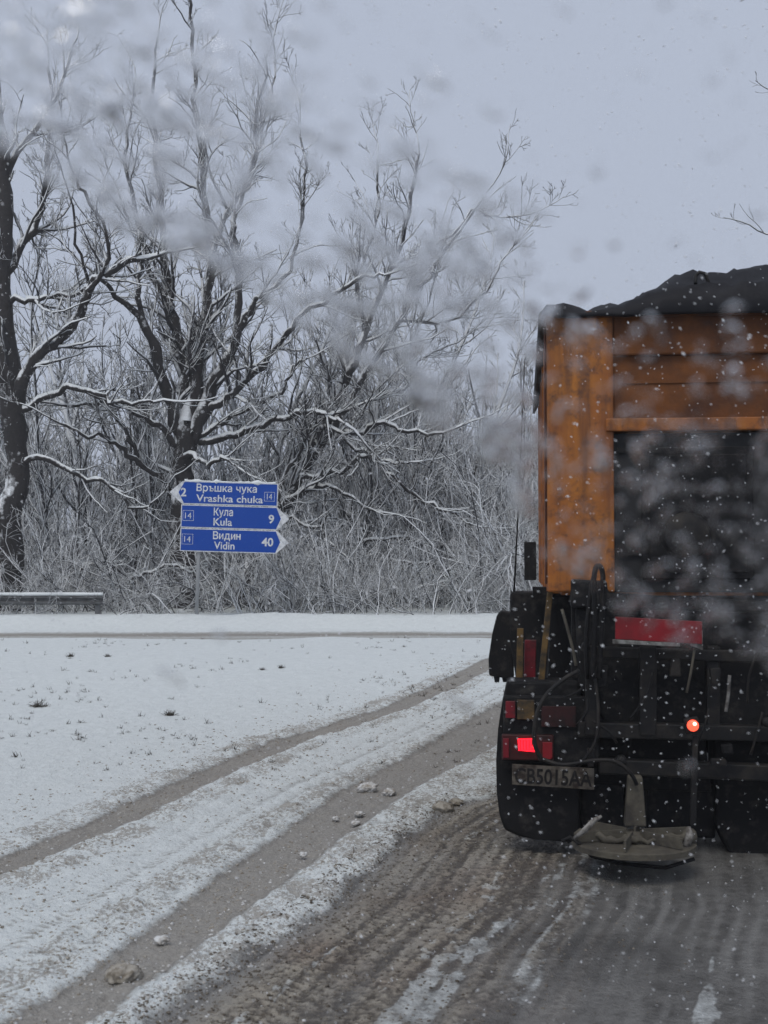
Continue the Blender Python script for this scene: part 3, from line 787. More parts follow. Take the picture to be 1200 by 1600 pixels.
M['lit'] = lamp_mat('lit_red', (1, .008, .02), 3.0)
M['lit2'] = lamp_mat('lit_orange', (1, .10, .05), 1.8)
m, t, p = mat('glass_dark'); p.inputs['Base Color'].default_value = (.02, .025, .03, 1); p.inputs['Roughness'].default_value = .08; M['darkglass'] = m

def lx(px, D=8.15): return (px - 600) / 2000 * D - 1.06
def lz(py, D=8.15): return 1.8 + (880 - py) / 2000 * D + .05
W = 2.5
ZT = lz(486); ZB = lz(925)
# dump body: floor, sides, front wall, tailgate with frame
body = MB().box(0, .07, .05, 5.0, ZB, ZT).box(W - .07, W, .05, 5.0, ZB, ZT).box(.07, W - .07, 4.93, 5.0, ZB, ZT).box(.07, W - .07, .05, 4.93, ZB - .02, ZB + .08)
for k in range(6): body.box(-.02, -.001, .25 + k * .85, .37 + k * .85, ZB, ZT - .05); body.box(W + .001, W + .02, .25 + k * .85, .37 + k * .85, ZB, ZT - .05)
body.build('dump_body', M['orange'], tr)
xi = lx(958)
MB().box(-.02, xi, -.04, .048, ZB, ZT, .012).build('corner_post', M['orange'], tr)
MB().box(W - xi - .02, W + .02, -.04, .048, ZB, ZT, .012).build('corner_post', M['orange'], tr)
MB().box(-.036, -.022, -.02, .05, ZB + .05, ZT - .03, .008).build('edge_strip', M['brown'], tr)
hd = MB().box(xi + .002, W - xi - .022, -.03, .048, ZT - .288, ZT, .012); hd.box(.02, W - .02, -.075, -.046, ZT - .05, ZT - .01, .005); hd.build('top_rail', M['header'], tr)
tg = MB().box(xi + .002, W - xi - .022, .01, .045, lz(655), ZT - .29)
tg.box(xi + .05, W - xi - .06, .0, .009, lz(600), lz(592)).build('upper_tailgate', M['header'], tr)
MB().box(xi - .05, W - xi + .03, -.065, .008, lz(676), lz(656), .008).build('cross_rail', M['orange'], tr)
# dark lower opening with the spreader hopper inside
mb = MB().box(xi + .003, W - xi - .023, .02, .045, ZB, lz(678))
mb.build('lower_tailgate', simple('grey_panel', (.035, .036, .038), .6, 0, (.012, .012, .013), 3, (.35, .65), .3), tr)
mb = MB().box(lx(1000), lx(1170), -.01, .018, lz(905), lz(700), .01); mb.box(lx(1012), lx(1158), -.03, -.011, lz(895), lz(712), .01)
mb.build('chute_door', M['black'], tr)
mb = MB(); mb.lathe([(-.06, .02), (-.06, .13), (-.035, .15), (-.031, .15)], 'y', 28, (lx(1068), 0, lz(838))); mb.build('chute_hub', M['iron'], tr, True)
mb = MB();
for z_ in (700, 740, 860, 900): mb.box(lx(965), lx(999), -.004, .018, lz(z_ + 8), lz(z_))
mb.build('hinge', M['iron'], tr)
# tarp over the heaped load
nx, ny = 50, 60; V = []
rng = np.random.default_rng(9)
for j in range(ny + 1):
    for i in range(nx + 1):
        u = i / nx; v = j / ny; x = -.07 + u * (W + .14); y = -.14 + v * 5.25
        edge = min(u, 1 - u) * 2; ed2 = min(v * 9, (1 - v) * 9, 1)
        h = 1.0 * float(np.interp(min(u, 1 - u), [0, .08, .2, .3, .38, .5], [.0, .04, .10, .19, .28, .31])) * (.25 + .75 * sstep(-.1, 1, ed2)) + (vnoise(np.array([u * 9]), np.array([v * 12.]), 3)[0] - .5) * .09 * min(edge * 4 + .25, 1) + (vnoise(np.array([u * 24]), np.array([v * 30.]), 5)[0] - .5) * .075 + (vnoise(np.array([u * 50]), np.array([v * 60.]), 8)[0] - .5) * .03
        z = ZT + .035 + float(h)
        if i in (0, nx) or j in (0,): z = ZT - .03 - .02 * vnoise(np.array([u * 14]), np.array([v * 14.]), 6)[0]
        V.append((x, y, z))
idx = np.arange((nx + 1) * (ny + 1)).reshape(ny + 1, nx + 1)
F = np.stack([idx[:-1, :-1], idx[:-1, 1:], idx[1:, 1:], idx[1:, :-1]], -1).reshape(-1, 4)
to = link('tarp', np_mesh('tarp', V, F), M['tarp'], tr, True)
so_ = to.modifiers.new('s', 'SOLIDIFY'); so_.thickness = .025
MB().tube([(lx(1085), -.03, ZT + .16), (lx(1087), .03, ZT + .22), (lx(1093), .03, ZT + .245), (lx(1102), .03, ZT + .235), (lx(1108), .02, ZT + .16)], .012, 8).build('tarp_loop', M['iron'], tr, True)
# chassis and running gear
ch = MB().box(.75, .87, .3, 7.6, .75, .98); ch.box(1.63, 1.75, .3, 7.6, .75, .98); ch.box(.872, 1.628, .32, .44, .75, .98)
for k in range(5): ch.box(.872, 1.628, 1.6 + k * 1.3, 1.7 + k * 1.3, .78, .95)
ch.box(.7, 1.8, .5, 4.8, .985, ZB - .022)
ch.build('chassis', M['black'], tr)
def wheel(x, y, dual):
    prof = [(-.14, .30), (-.14, .46), (-.11, .52), (-.09, .53), (.09, .53), (.11, .52), (.14, .46), (.14, .30)]
    for k in range(2 if dual else 1):
        xx = x + (.31 * k if x < 1.2 else -.31 * k)
        w_ = empty('wheel', (xx, y, .53)); w_.parent = tr
        mb = MB().lathe(prof, 'x', 40)
        for a_ in range(36):
            an = a_ * math.pi / 18; mt = Matrix.Rotation(an, 4, 'X')
            mb.box(-.10, .10, -.022, .022, .525, .548, 0, mt)
        mb.build('tyre', M['rubber'], w_)
        MB().lathe([(-.10, .06), (-.10, .29), (-.12, .299), (.12, .299), (.10, .29), (.02, .10), (.02, .05)], 'x', 28).build('rim', M['iron'], w_, True)
for y in (1.5, 2.85):
    wheel(.17, y, True); wheel(2.33, y, True)
    MB().tube([(.1, y, .53), (2.4, y, .53)], .08, 12).build('axle', M['black'], tr, True)
wheel(.2, 6.4, False); wheel(2.3, 6.4, False)
MB().tube([(.25, 6.4, .53), (2.25, 6.4, .53)], .07, 12).build('axle', M['black'], tr, True)
# cab
cb = MB().prism([(5.15, .95), (5.15, 2.75), (5.35, 2.85), (6.9, 2.82), (7.25, 1.9), (7.35, 1.0), (7.35, .6), (6.95, .6), (6.95, .9), (6.4, 1.12), (5.85, .9), (5.8, .95)], .06, 2.44, 'x')
cab = cb.build('cab', M['orange'], tr)
MB().box(.4, 2.1, 5.11, 5.148, 1.9, 2.5).build('window', M['darkglass'], cab)
MB().box(.02, .058, 5.5, 6.6, 1.75, 2.5).build('window', M['darkglass'], cab)
MB().box(2.442, 2.48, 5.5, 6.6, 1.75, 2.5).build('window', M['darkglass'], cab)
MB().prism([(6.96, 2.7), (7.27, 1.9), (7.285, 1.9), (6.975, 2.7)], .2, 2.3, 'x').build('window', M['darkglass'], cab)
for xx in (-.16, 2.52): MB().box(xx, xx + .14, 6.9, 6.96, 1.65, 2.1, .01).build('mirror', M['black'], cab)

# left side lockers that stick out past the body: a slanted mudguard flap and a box with a marker rod
def sx(px, D=9.3): return (px - 600) / 2000 * D
# (world metres → truck space)
Ti = Matrix.Rotation(-YAW, 4, 'Z') @ Matrix.Translation(-Vector((1.06, 8.15, -.05)))
def tl(px, py, D): return Ti @ P(px, py, D)
def slab(pix, D, th, name, matl, bevel=.012, parent=None):
    """a panel whose outline is given by photo points at distance D, TH thick"""
    pts = [tl(a_, b_, D) for a_, b_ in pix]; y0 = sum(q.y for q in pts) / len(pts)
    return MB().prism([(q.x, q.z) for q in pts], y0, y0 + th, 'y', bevel).build(name, matl, parent or tr)
fl = slab([(776, 962), (782, 955), (800, 958), (803, 1062), (764, 1056), (763, 1030), (769, 990)], 9.6, .30, 'side_locker', M['black'], .012)
slab([(771, 1056), (781, 1057), (780, 1066), (773, 1066)], 9.62, .05, 'locker_foot', M['black'], .003, fl)
slab([(784, 1058), (794, 1058), (791, 1066), (786, 1066)], 9.62, .05, 'locker_foot', M['black'], .003, fl)
slab([(797, 928), (802, 925), (858, 926), (860, 1002), (850, 1062), (806, 1062), (797, 1000)], 8.9, .45, 'tool_box', M['black'], .015)
slab([(832, 917), (864, 917), (864, 930), (832, 930)], 8.7, .12, 'hinge_block', M['black'], .005)
a_ = tl(803, 930, 8.95); b_ = tl(811, 770, 8.95); c_ = tl(820, 560, 8.97)
MB().tube([a_, b_, c_], [.008, .006, .004], 6).build('marker_rod', M['ink'], tr, True)
# curved rear mudguard that bulges out to the left, rubber
out = [(792, 1064), (784, 1100), (778, 1140), (775, 1190), (776, 1240), (780, 1275), (788, 1298), (812, 1308), (838, 1312), (905, 1316), (905, 1064)]
slab(out, 8.1, .30, 'mudguard', M['rubber'], .02)
# lamp board: red, amber and lit panels, then the number plate
def pslab(x0, y0, x1, y1, D, name, matl, th=.03, bev=.004, parent=None, skew=0):
    return slab([(x0, y0), (x1, y0), (x1 + skew, y1), (x0 + skew, y1)], D, th, name, matl, bev, parent)
lb = pslab(786, 1088, 936, 1192, 8.02, 'lamp_board', M['black'], .06, .01)
pslab(790, 1096, 805, 1122, 7.99, 'reflector', M['dullred'], .028, .003, lb)
pslab(808, 1094, 835, 1124, 7.99, 'reflector', M['wood'], .028, .003, lb)
pslab(846, 1104, 900, 1136, 7.99, 'reflector', M['dim'] if 'dim' in M else simple('dim_red', (.035, .010, .010), .5, 0, (.014, .01, .01), 9), .028, .003, lb)
lh = pslab(784, 1148, 865, 1188, 7.985, 'tail_lamp', simple('dark_lens', (.05, .012, .012), .35, 0, (.02, .012, .01), 14), .033, .006, lb)
slab([(809, 1155), (832, 1154), (837, 1175), (810, 1173)], 7.96, .018, 'lit_lens', M['lit'], .003, lh)
pslab(786, 1154, 795, 1184, 7.96, 'side_reflector', M['dullred'], .018, .003, lh)
slab([(848, 1160), (863, 1160), (863, 1184), (852, 1191), (848, 1184)], 7.96, .018, 'dim_lens', M['redboard'], .003, lh)
pl = slab([(800, 1195), (928, 1200), (928, 1233), (800, 1227)], 7.98, .018, 'number_plate', M['plate'], .002)
q0 = tl(804, 1224, 7.97); q1 = tl(924, 1228, 7.97); hgt = 24 / 2000 * 7.97
lt = lettering([('CB5015AA', 0, 0, hgt, (q1 - q0).length, 'l', .02)], M['ink'], pl, .003)
lt.location = (q0.x, pl.bound_box[0][1] - .0005, q0.z); lt.rotation_euler = (0, math.atan2(q0.z - q1.z, q1.x - q0.x), 0)
# stop-lamp post in the middle, lit orange-red
mb = MB()
for k in range(5):
    q = tl(813 + k * 4.6, 1164, 7.955); mb.box(q.x - .0025, q.x + .0025, q.y, q.y + .004, q.z - .032, q.z + .032, .001)
mb.build('lens_rib', M['dullred'], lh)
lp = slab([(1069, 1124), (1090, 1120), (1096, 1142), (1072, 1148)], 7.7, .05, 'work_lamp', M['black'], .006)
MB().lathe([(-.012, .001), (-.010, .022), (-.004, .031), (0, .034), (.02, .034)], 'y', 20, tuple(tl(1083, 1134, 7.68))).build('lit_lens', M['lit2'], lp, True)
MB().lathe([(-.016, .001), (-.015, .008), (-.010, .013)], 'y', 12, tuple(tl(1085, 1131, 7.68))).build('bulb', lamp_mat('bulb', (1, .45, .3), 4), lp, True)
slab([(1083, 1150), (1091, 1150), (1088, 1290), (1078, 1290)], 7.72, .03, 'lamp_post', M['iron'], .004)
# yellow-brown bars and the red strip on the left
slab([(808, 982), (818, 982), (817, 1080), (806, 1080)], 8.35, .04, 'slanted_bar', M['wood'], .004)
slab([(855, 925), (864, 925), (849, 1082), (839, 1082)], 8.2, .04, 'slanted_bar', M['wood'], .004)
slab([(820, 1000), (838, 1000), (836, 1078), (818, 1078)], 8.45, .03, 'red_strip', M['dullred'], .004)
# red-white warning board
slab([(962, 964), (1096, 971), (1096, 1006), (962, 999)], 7.75, .02, 'warning_board', M['redboard'], .003)
slab([(1078, 1008), (1098, 985), (1098, 1016)], 7.735, .014, 'board_stripe', M['whiteboard'], .001)
slab([(958, 999.5), (1062, 1005), (1062, 1010), (958, 1006)], 7.74, .03, 'board_edge', M['whiteboard'], .002)
# spreader: frame, hopper, chute, spinner disc, hoses
sp_ = empty('spreader', (0, 0, 0)); sp_.parent = tr
slab([(893, 905), (950, 908), (950, 930), (1200, 940), (1420, 945), (1420, 962), (893, 950)], 7.95, .22, 'hopper_rim', M['black'], .015, sp_)
slab([(900, 951), (1420, 962), (1400, 1085), (1340, 1150), (960, 1150), (905, 1080)], 8.0, .5, 'hopper', M['black'], .02, sp_)
for (x_, w2) in ((915, 18), (1000, 26), (1105, 20), (1230, 26), (1330, 20)):
    slab([(x_, 1010), (x_ + w2, 1010), (x_ + w2, 1150), (x_, 1150)], 7.9, .08, 'rib', M['iron'], .008, sp_)
slab([(930, 1012), (1400, 1022), (1400, 1040), (930, 1030)], 7.86, .05, 'cross_beam', M['iron'], .008, sp_)
slab([(905, 1132), (1390, 1136), (1390, 1160), (905, 1156)], 7.86, .10, 'cross_beam', M['iron'], .008, sp_)
slab([(938, 1190), (1400, 1200), (1400, 1226), (938, 1214)], 7.88, .10, 'bumper_beam', M['iron'], .01, sp_)
slab([(982, 1214), (1004, 1214), (1010, 1292), (976, 1292)], 7.75, .10, 'chute', M['mud'], .01, sp_)
slab([(1120, 1160), (1420, 1160), (1420, 1360), (1150, 1352), (1120, 1290)], 8.15, .35, 'mud_flap', M['rubber'], .02, sp_)
slab([(906, 1224), (975, 1226), (975, 1318), (906, 1314)], 8.2, .3, 'mud_flap', M['rubber'], .02, sp_)
slab([(1012, 1226), (1118, 1228), (1118, 1310), (1012, 1308)], 8.3, .3, 'axle_guard', M['black'], .02, sp_)
dc = tl(990, 1318, 7.65); rd = 95 / 2000 * 7.65
mb = MB().lathe([(-.05, .05), (-.045, rd * .7), (-.02, rd), (.012, rd), (.016, rd * .95), (.02, .1), (.06, .06)], 'z', 40, tuple(dc)); mb.build('spinner_disc', M['mud'], sp_, False)
mb = MB()
for k in range(6):
    mt = Matrix.Translation(dc) @ Matrix.Rotation(k * math.pi / 3 + .3, 4, 'Z'); mb.box(.05, rd * .95, -.006, .006, .022, .085, 0, mt)
mb.build('spinner_vane', M['mud'], sp_)
rr = np.random.default_rng(12)
dz = [tuple(dc + Vector((-rd * .95 + i * rd * 1.9 / 20, -rd * .32 * math.sin(math.pi * i / 20), .045 + .010 * rr.normal()))) for i in range(21)]
MB().tube(dz, [.012 + .022 * abs(math.sin(i * 1.7)) * rr.random() + (.03 if i > 18 else 0) for i in range(21)], 8).build('slush_crust', M['mud'], sp_, True)
mb = MB().tube([tl(898, 1310, 7.55), tl(915, 1296, 7.5), tl(928, 1282, 7.48), tl(940, 1275, 7.48)], [.012, .018, .016, .008], 8); mb.build('slush_lump', M['rag'], sp_, True)
mb = MB().tube([tl(1072, 1322, 7.5), tl(1078, 1306, 7.5), tl(1076, 1292, 7.5)], [.02, .026, .012], 8); mb.build('slush_lump', M['rag'], sp_, True)
mb = MB().tube([tl(878, 1315, 7.55), tl(890, 1308, 7.55), tl(905, 1318, 7.55), tl(925, 1338, 7.55), tl(975, 1350, 7.6), tl(1040, 1356, 7.6), tl(1085, 1342, 7.6)], .012, 8); mb.build('guard_ring', M['iron'], sp_, True)
def hose(name, pix, r, matl=None):
    pts = [tl(*q) for q in pix]; out_ = []
    for i in range(len(pts) - 1):
        for f in (0, .25, .5, .75):
            a, b, c, d = pts[max(i - 1, 0)], pts[i], pts[i + 1], pts[min(i + 2, len(pts) - 1)]
            out_.append(.5 * ((2 * b) + (-a + c) * f + (2 * a - 5 * b + 4 * c - d) * f * f + (-a + 3 * b - 3 * c + d) * f ** 3))
    out_.append(pts[-1])
    return MB().tube(out_, r, 8).build(name, matl or M['iron'], tr, True)
hose('hose', [(905, 1048, 7.75), (880, 1062, 7.72), (852, 1088, 7.7), (838, 1120, 7.7), (835, 1160, 7.72), (846, 1188, 7.75)], .014)
hose('hose', [(848, 1186, 7.78), (880, 1195, 7.72), (930, 1188, 7.7), (962, 1190, 7.7), (985, 1208, 7.7), (995, 1226, 7.72)], .012)
hose('hose', [(925, 1060, 7.75), (930, 980, 7.72), (928, 905, 7.7), (934, 884, 7.7), (942, 900, 7.7), (940, 980, 7.72), (936, 1060, 7.75)], .016, M['black'])
hose('hose', [(918, 1060, 7.8), (916, 1000, 7.75), (924, 920, 7.74), (931, 890, 7.74)], .014, M['black'])
hose('hose', [(878, 952, 7.8), (886, 980, 7.78), (894, 1010, 7.78), (900, 1040, 7.8)], .009, M['mud'])
hose('hose', [(930, 1060, 7.8), (935, 1110, 7.76), (930, 1160, 7.76), (905, 1196, 7.8)], .010)
hose('hose', [(1140, 1055, 7.7), (1138, 1085, 7.7), (1134, 1112, 7.7)], .010, M['whiteboard'])
# clutter of struts, pipes, clamps and brackets behind the spreader
rc = random.Random(31)
for k in range(26):
    x_ = rc.uniform(905, 1330); y_ = rc.uniform(975, 1240); D_ = rc.uniform(7.72, 7.86); kind = rc.random()
    if kind < .45:
        a_ = rc.uniform(-1.2, 1.2); L_ = rc.uniform(25, 90)
        hose('pipe', [(x_, y_, D_), (x_ + math.sin(a_) * L_ * .5 + rc.uniform(-8, 8), y_ + abs(math.cos(a_)) * L_ * .5, D_ - .02), (x_ + math.sin(a_) * L_, y_ + abs(math.cos(a_)) * L_, D_)], rc.uniform(.006, .013), M[rc.choice(('iron', 'black', 'mud', 'iron'))])
    elif kind < .75:
        w3, h3 = rc.uniform(8, 26), rc.uniform(10, 34)
        slab([(x_, y_), (x_ + w3, y_ + rc.uniform(-3, 3)), (x_ + w3 + rc.uniform(-4, 4), y_ + h3), (x_ + rc.uniform(-4, 4), y_ + h3)], D_, .05, 'bracket', M[rc.choice(('iron', 'black'))], .006)
    else:
        w3 = rc.uniform(6, 13)
        c_ = tl(x_, y_, D_); MB().lathe([(-.02, .001), (-.02, w3 / 250), (.03, w3 / 250 + .004)], 'y', 14, tuple(c_)).build('cap', M['iron'], tr, True)
slab([(893, 905), (905, 905), (905, 1060), (893, 1060)], 8.15, .1, 'frame_upright', M['black'], .008)
slab([(948, 905), (958, 905), (955, 1060), (945, 1060)], 8.1, .1, 'frame_upright', M['black'], .008)
slab([(860, 930), (895, 930), (895, 1090), (855, 1090)], 8.5, .5, 'side_frame', M['black'], .01)
slab([(864, 1150), (1100, 1150), (1110, 1235), (930, 1235), (864, 1195)], 8.25, .3, 'rear_cross_member', M['black'], .01)

# ------------------------------------------------------------------ lumps of snow, weeds, litter
def lump_mesh(seed, r, flat=.55):
    bm = bmesh.new(); bmesh.ops.create_icosphere(bm, subdivisions=4, radius=1)
    rg = np.random.default_rng(seed); off = rg.random(3) * 50
    for v in bm.verts:
        n = vnoise(np.array([v.co.x * 2.2 + off[0] + v.co.z]), np.array([v.co.y * 2.2 + off[1] - v.co.z * 1.7]), seed)[0]
        n2 = vnoise(np.array([v.co.x * 6 + off[0] + v.co.z * 3]), np.array([v.co.y * 6 + off[1] - v.co.z * 5]), seed + 3)[0]
        n3 = vnoise(np.array([v.co.x * 15 + off[0] + v.co.z * 7]), np.array([v.co.y * 15 + off[1] - v.co.z * 9]), seed + 5)[0]
        v.co *= (.5 + .5 * n + .38 * n2 + .16 * n3); v.co.z *= flat
        v.co *= r
    me = bpy.data.meshes.new('snow_clod'); bm.to_mesh(me); bm.free(); return me
M['clod'] = simple('clod_snow', (.66, .67, .67), .9, 0, (.33, .30, .26), 22, (.42, .62), .8, 40)
M['clodt'] = simple('crumb_tan', (.40, .375, .33), .9, 0, (.20, .175, .14), 22, (.4, .62))
M['clodd'] = simple('clod_slush', (.22, .20, .17), .9, 0, (.08, .065, .05), 22, (.4, .62), .8, 40)
for px, py, r, mt_, lab in ((575, 1228, .075, 'clod', 'rounded grey snow clod in the dark rut, biggest on the rut'), (608, 1234, .045, 'clod', 'white snow lump touching the right side of the big clod'),
        (200, 1512, .075, 'clodt', 'brown slush heap in the rut at the lower left'), (692, 1258, .08, 'clodt', 'dirty slush heap on the snow bank left of the truck'),
        (712, 1250, .05, 'clodt', 'small dirty slush clod behind the slush heap left of the truck'), (562, 1268, .035, 'clod', 'snow crumb on the rut edge nearest below the big clod'),
        (525, 1275, .025, 'clod', 'tiny snow crumb in the middle of the rut'), (475, 1330, .025, 'clod', 'small white crumb on the right edge of the rut, lower of a pair'),
        (258, 1460, .035, 'clod', 'small grey clod on the left edge of the rut above the brown heap'), (556, 1282, .03, 'clod', 'flat snow crumb just below the crumb on the rut edge')):
    D = (1.8) * 2000 / (py - 880); x = (px - 600) / 2000 * D
    o = link('snow_clod', lump_mesh(px, r), M[mt_], None, True); o.location = (x, D, gz(x, D) - r * .05); o.rotation_euler = (0, 0, px)
    tag(o, lab, 'snow clod', 'snow clods by the ruts')

# crumbs and dead grass strewn over the snow
def strewn(name, n, fn, protos_, matl, label, cat):
    VV, FF = [], []; off = 0; g = 0
    X_, Y_, S_ = fn(n)
    Zs = np.array([surf(x, y) for x, y in zip(X_, Y_)])
    for i in range(len(X_)):
        V, F = protos_[i % len(protos_)]; a = (i * 2.399) % 6.283; s = S_[i]; ca, sa = math.cos(a) * s, math.sin(a) * s
        VV.append(np.stack([V[:, 0] * ca - V[:, 1] * sa + X_[i], V[:, 0] * sa + V[:, 1] * ca + Y_[i], V[:, 2] * s + Zs[i]], -1)); FF.append(F + off); off += len(V)
    tag(link(name, np_mesh(name, np.concatenate(VV), np.concatenate(FF)), matl, smooth=False), label, cat, kind='stuff')
lr = np.log(rows[25] / rows[25])
def surf(x, y):
    j = int(np.clip(np.searchsorted(rows, y) - 1, 0, nr - 2)); sj = x / (.75 + .36 * max(rows[j], 2.0)); i = int(np.clip(np.searchsorted(cols, sj) - 1, 0, ncl - 2))
    return float(Z[j, i])
def ico(seed, sub_=1):
    bm = bmesh.new(); bmesh.ops.create_icosphere(bm, subdivisions=sub_, radius=1); rg = random.Random(seed)
    for v in bm.verts: v.co *= rg.uniform(.6, 1.2); v.co.z *= .75
    V = np.array([v.co[:] for v in bm.verts]); F = np.array([[v.index for v in f.verts] for f in bm.faces]); bm.free(); return V, F
icos = [ico(i) for i in range(6)]
rg = np.random.default_rng(77)
def near_edges(n):
    Y_ = 4.4 * (18 / 4.4) ** rg.random(n); k = rg.random(n)
    X_ = np.where(k < .45, edgeC(Y_) - np.abs(rg.normal(size=n)) * .35 + .1, np.where(k < .75, rutA(Y_) + rg.normal(size=n) * .5, rutB(Y_) + rg.normal(size=n) * .45))
    S_ = .003 + .009 * rg.random(n) ** 3
    return X_, Y_, S_
strewn('snow_crumbs', 5200, near_edges, icos, M['clod'], 'crumbs of broken snow along the edges of the ruts', 'snow crumbs')
def slush_bits(n):
    Y_ = 4.3 * (11 / 4.3) ** rg.random(n); X_ = edgeC(Y_) + np.abs(rg.normal(size=n)) * .75 - .15
    return X_, Y_, .003 + .008 * rg.random(n) ** 2.5
def dirt_bits(n):
    Y_ = 4.4 * (21 / 4.4) ** rg.random(n); k = rg.random(n)
    X_ = np.where(k < .55, rutA(Y_) + .1 + rg.normal(size=n) * .75, edgeC(Y_) - .1 - np.abs(rg.normal(size=n)) * .5)
    keep = fbm(X_ * 2.2, Y_ * 1.3, 15) + .2 * rg.random(n) > .55; X_, Y_ = X_[keep], Y_[keep]; n = len(X_)
    return X_, Y_, (.003 + .007 * rg.random(n) ** 3) * (1 + Y_ / 22)
strewn('dirt_crumbs', 15000, dirt_bits, icos, M['clodt'], 'small tan crumbs of dirty slush strewn over the snow beside the ruts', 'dirt crumbs')
strewn('slush_crumbs', 10000, slush_bits, icos, M['clodd'], 'brown crumbs of slush on the road edge beside the tyre tracks', 'slush crumbs')
# tufts
def tuft(seed, n, h):
    r_ = np.random.default_rng(seed); wd = Wood()
    for _ in range(n):
        an = r_.random() * 6.28; tl_ = r_.uniform(.2, 1.3); d = np.array([math.cos(an) * math.sin(tl_), math.sin(an) * math.sin(tl_), math.cos(tl_)])
        wd.add(*branch_path(r_, np.array([r_.normal() * .25 * h, r_.normal() * .25 * h, -.01]), d, h * r_.uniform(.4, 1), .0045, .002, 3, .2, -.1))
    return tubes(wd.b, lambda q: 3)
M['weed'] = simple('dead_grass', (.075, .062, .045), .9, 0, (.03, .03, .025), 10)
tfs = [tuft(i, 9, .11) for i in range(5)]
def weeds(n):
    Y_ = 11 + 13.5 * rg.random(n); X_ = -.33 * Y_ + (.33 * Y_ + 3) * rg.random(n) ** .9
    k = fbm(X_ * .8, Y_ * .5, 7); k2 = fbm(X_ * 3, Y_ * 2, 8); keep = (k + .4 * k2 > .76) | ((rg.random(n) < .10))
    X_, Y_ = X_[keep], Y_[keep]; ok = X_ < rutA(Y_) + 2
    return X_[ok], Y_[ok], .25 + .5 * rg.random(ok.sum())
strewn('grass', 1300, weeds, tfs, M['weed'], 'dead grass stalks poking through the snow of the verge', 'grass')
bt = [tuft(50 + i, 110, .17) for i in range(3)]
for k, (px, py, lab) in enumerate(((62, 1103, 'dark grass tuft on the white field at the far left'), (268, 1116, 'small dark grass tuft on the snow right of the far left one'), (112, 1028, 'low weed clump near the far road under the guardrail end'),
        (170, 1026, 'weed clump by the far road, right of the one under the guardrail end'), (410, 1046, 'sparse weed clump in the snow between the far road and the first rut'), (440, 1044, 'dark weed clump nearest right of the sparse clump beyond the first rut'))):
    D = 1.8 * 2000 / (py - 880)
    for _ in range(6): D = (1.8 - gz((px - 600) / 2000 * D, D)) * 2000 / (py - 880)
    x = (px - 600) / 2000 * D; V, F = bt[k % 3]; V = V * (.75, .55, .5, .42, .36, .42)[k]
    o = link('grass_tuft', np_mesh('grass_tuft', V, F), M['weed']); o.location = (x, D, surf(x, D)); o.rotation_euler = (0, 0, k); tag(o, lab, 'grass tuft')

# ------------------------------------------------------------------ falling snow
VV, FF = [], []; off = 0
rf = np.random.default_rng(404); m, t, p = mat('flake'); p.inputs['Base Color'].default_value = (.9, .92, .95, 1); p.inputs['Roughness'].default_value = .6; M['flake'] = m
oc = np.array([(1, 0, 0), (-1, 0, 0), (0, 1, 0), (0, -1, 0), (0, 0, 1), (0, 0, -1)], float)
of = np.array([(0, 2, 4), (2, 1, 4), (1, 3, 4), (3, 0, 4), (2, 0, 5), (1, 2, 5), (3, 1, 5), (0, 3, 5)])
for i in range(11000):
    y = rf.uniform(2.6, 7.4) if i < 7000 else rf.uniform(7.4, 24); x = rf.uniform(-.34, .40) * y + rf.normal() * .1; z = rf.uniform(-.38, .5) * y + 1.8
    if z < .1: continue
    if y > 7.2 and x > .12 * y: continue
    if abs(x / y + .122) < .05 and abs((z - 1.8) / y - .037) < .036: continue
    r_ = rf.uniform(.0011, .0027) * (1 if y < 7.4 else 1.2)
    d = unit(np.array([.75, .0, -.45]) + rf.normal(size=3) * .55); a = sidev(d, rf); b = np.cross(d, a)
    L_ = r_ * rf.uniform(1.1, 2.8)
    VV.append(np.array([x, y, z]) + oc[:, :1] * d * L_ + oc[:, 1:2] * a * r_ + oc[:, 2:] * b * r_ * .7); FF.append(of + off); off += 6
tag(link('falling_snow', np_mesh('falling_snow', np.concatenate(VV), np.concatenate(FF)), M['flake']), 'small white snowflakes falling in front of the truck', 'snowflakes', kind='stuff')

# ------------------------------------------------------------------ water drops and melting slush on the car's windscreen, above the wiper's sweep
m, t, p = mat('water'); p.inputs['Base Color'].default_value = (1, 1, 1, 1); p.inputs['Roughness'].default_value = .03; p.inputs['IOR'].default_value = 1.33
p.inputs['Transmission Weight'].default_value = 1.0; M['water'] = m
m, t, p = mat('wet_slush'); p.inputs['Base Color'].default_value = (.85, .87, .9, 1); p.inputs['Roughness'].default_value = .35; p.inputs['Transmission Weight'].default_value = .75; p.inputs['IOR'].default_value = 1.2
M['wet_slush'] = m
def glass_pt(a, b): return np.array([a, .70 - .45 * b, 1.8 + b])
gn = unit(np.array([0, -1, -.45])); gu = np.array([1., 0, 0]); gv = unit(np.array([0, -.45, 1]))
sweep_a = [-.30, -.21, -.12, -.06, 0, .06, .09, .15, .21, .35]; sweep_b = [.27, .215, .16, .135, .09, .05, .0, -.04, -.06, -.10]
bm = bmesh.new(); bmesh.ops.create_icosphere(bm, subdivisions=2, radius=1)
cV = np.array([v.co[:] for v in bm.verts]); cF = np.array([[v.index for v in f.verts] for f in bm.faces]); bm.free()
VV, FF = [], []; off = 0; rw = np.random.default_rng(606)
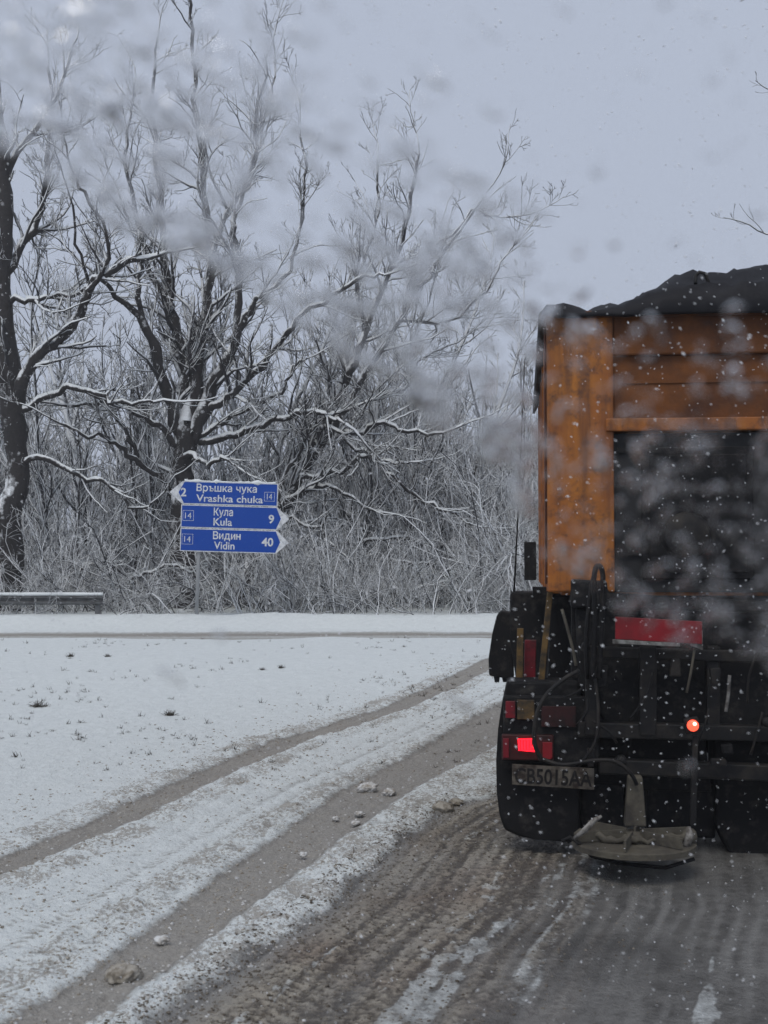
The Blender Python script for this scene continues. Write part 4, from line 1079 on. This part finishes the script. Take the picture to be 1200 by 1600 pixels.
def drop(a, b, r, el, ang):
    global off
    hh_ = rw.uniform(.03, .11) if rw.random() < (.8 if a < .08 else .96) else rw.uniform(.15, .4)
    c_, s_ = math.cos(ang), math.sin(ang); u = gu * c_ + gv * s_; v = -gu * s_ + gv * c_
    wob = 1 + .22 * np.sin(cV[:, 0] * 3 + rw.uniform(0, 6)) * np.sin(cV[:, 1] * 4 + rw.uniform(0, 6))
    h = np.where(cV[:, 2] > 0, cV[:, 2], cV[:, 2] * .08)
    V = glass_pt(a, b) + (cV[:, :1] * wob[:, None]) * u * r * el + (cV[:, 1:2] * wob[:, None]) * v * r - h[:, None] * gn * r * hh_
    VV.append(V); FF.append(cF + off); off += len(V)
n = 0
for i in range(13000):
    a = rw.uniform(-.27, .30); b = rw.uniform(-.14, .33); s_ = b - np.interp(a, sweep_a, sweep_b)
    cl = vnoise(np.array([a * 22 + 40]), np.array([b * 22 + 40]), 5)[0]
    if s_ > 0:
        if a < .075: pr = 1.5 * math.exp(-s_ / .085) + .06
        else: pr = .40 * (1 if s_ < .16 else .25)
        pr *= .35 + 1.3 * cl
        if s_ > .13 and a > -.07: pr *= .35
    else: pr = .002
    if rw.random() < pr:
        r = .0010 + .0026 * rw.random() ** 1.8
        drop(a, b, r, rw.uniform(1, 3.6 if a < .08 else 2.2), -.7 + rw.normal() * .5 if a < .08 else rw.uniform(0, 3.1)); n += 1
print('drops', n)
tag(link('water_drops', np_mesh('water_drops', np.concatenate(VV), np.concatenate(FF)), M['water'], smooth=True), 'drops and streaks of melting snow on the car windscreen above the wiper sweep', 'water drops', kind='stuff')

# ------------------------------------------------------------------ the snowy air
HAZE = 0.0015
hz = MB().box(-75, 75, -14, 125, -1.5, 26).build('haze', None)
m = bpy.data.materials.new('haze'); m.use_nodes = True; t = m.node_tree; t.nodes.clear()
pv = t.nodes.new('ShaderNodeVolumePrincipled'); pv.inputs['Color'].default_value = (.93, .95, 1, 1); pv.inputs['Density'].default_value = HAZE
ou = t.nodes.new('ShaderNodeOutputMaterial'); t.links.new(pv.outputs[0], ou.inputs['Volume']); hz.data.materials.append(m)
tag(hz, kind='stuff')
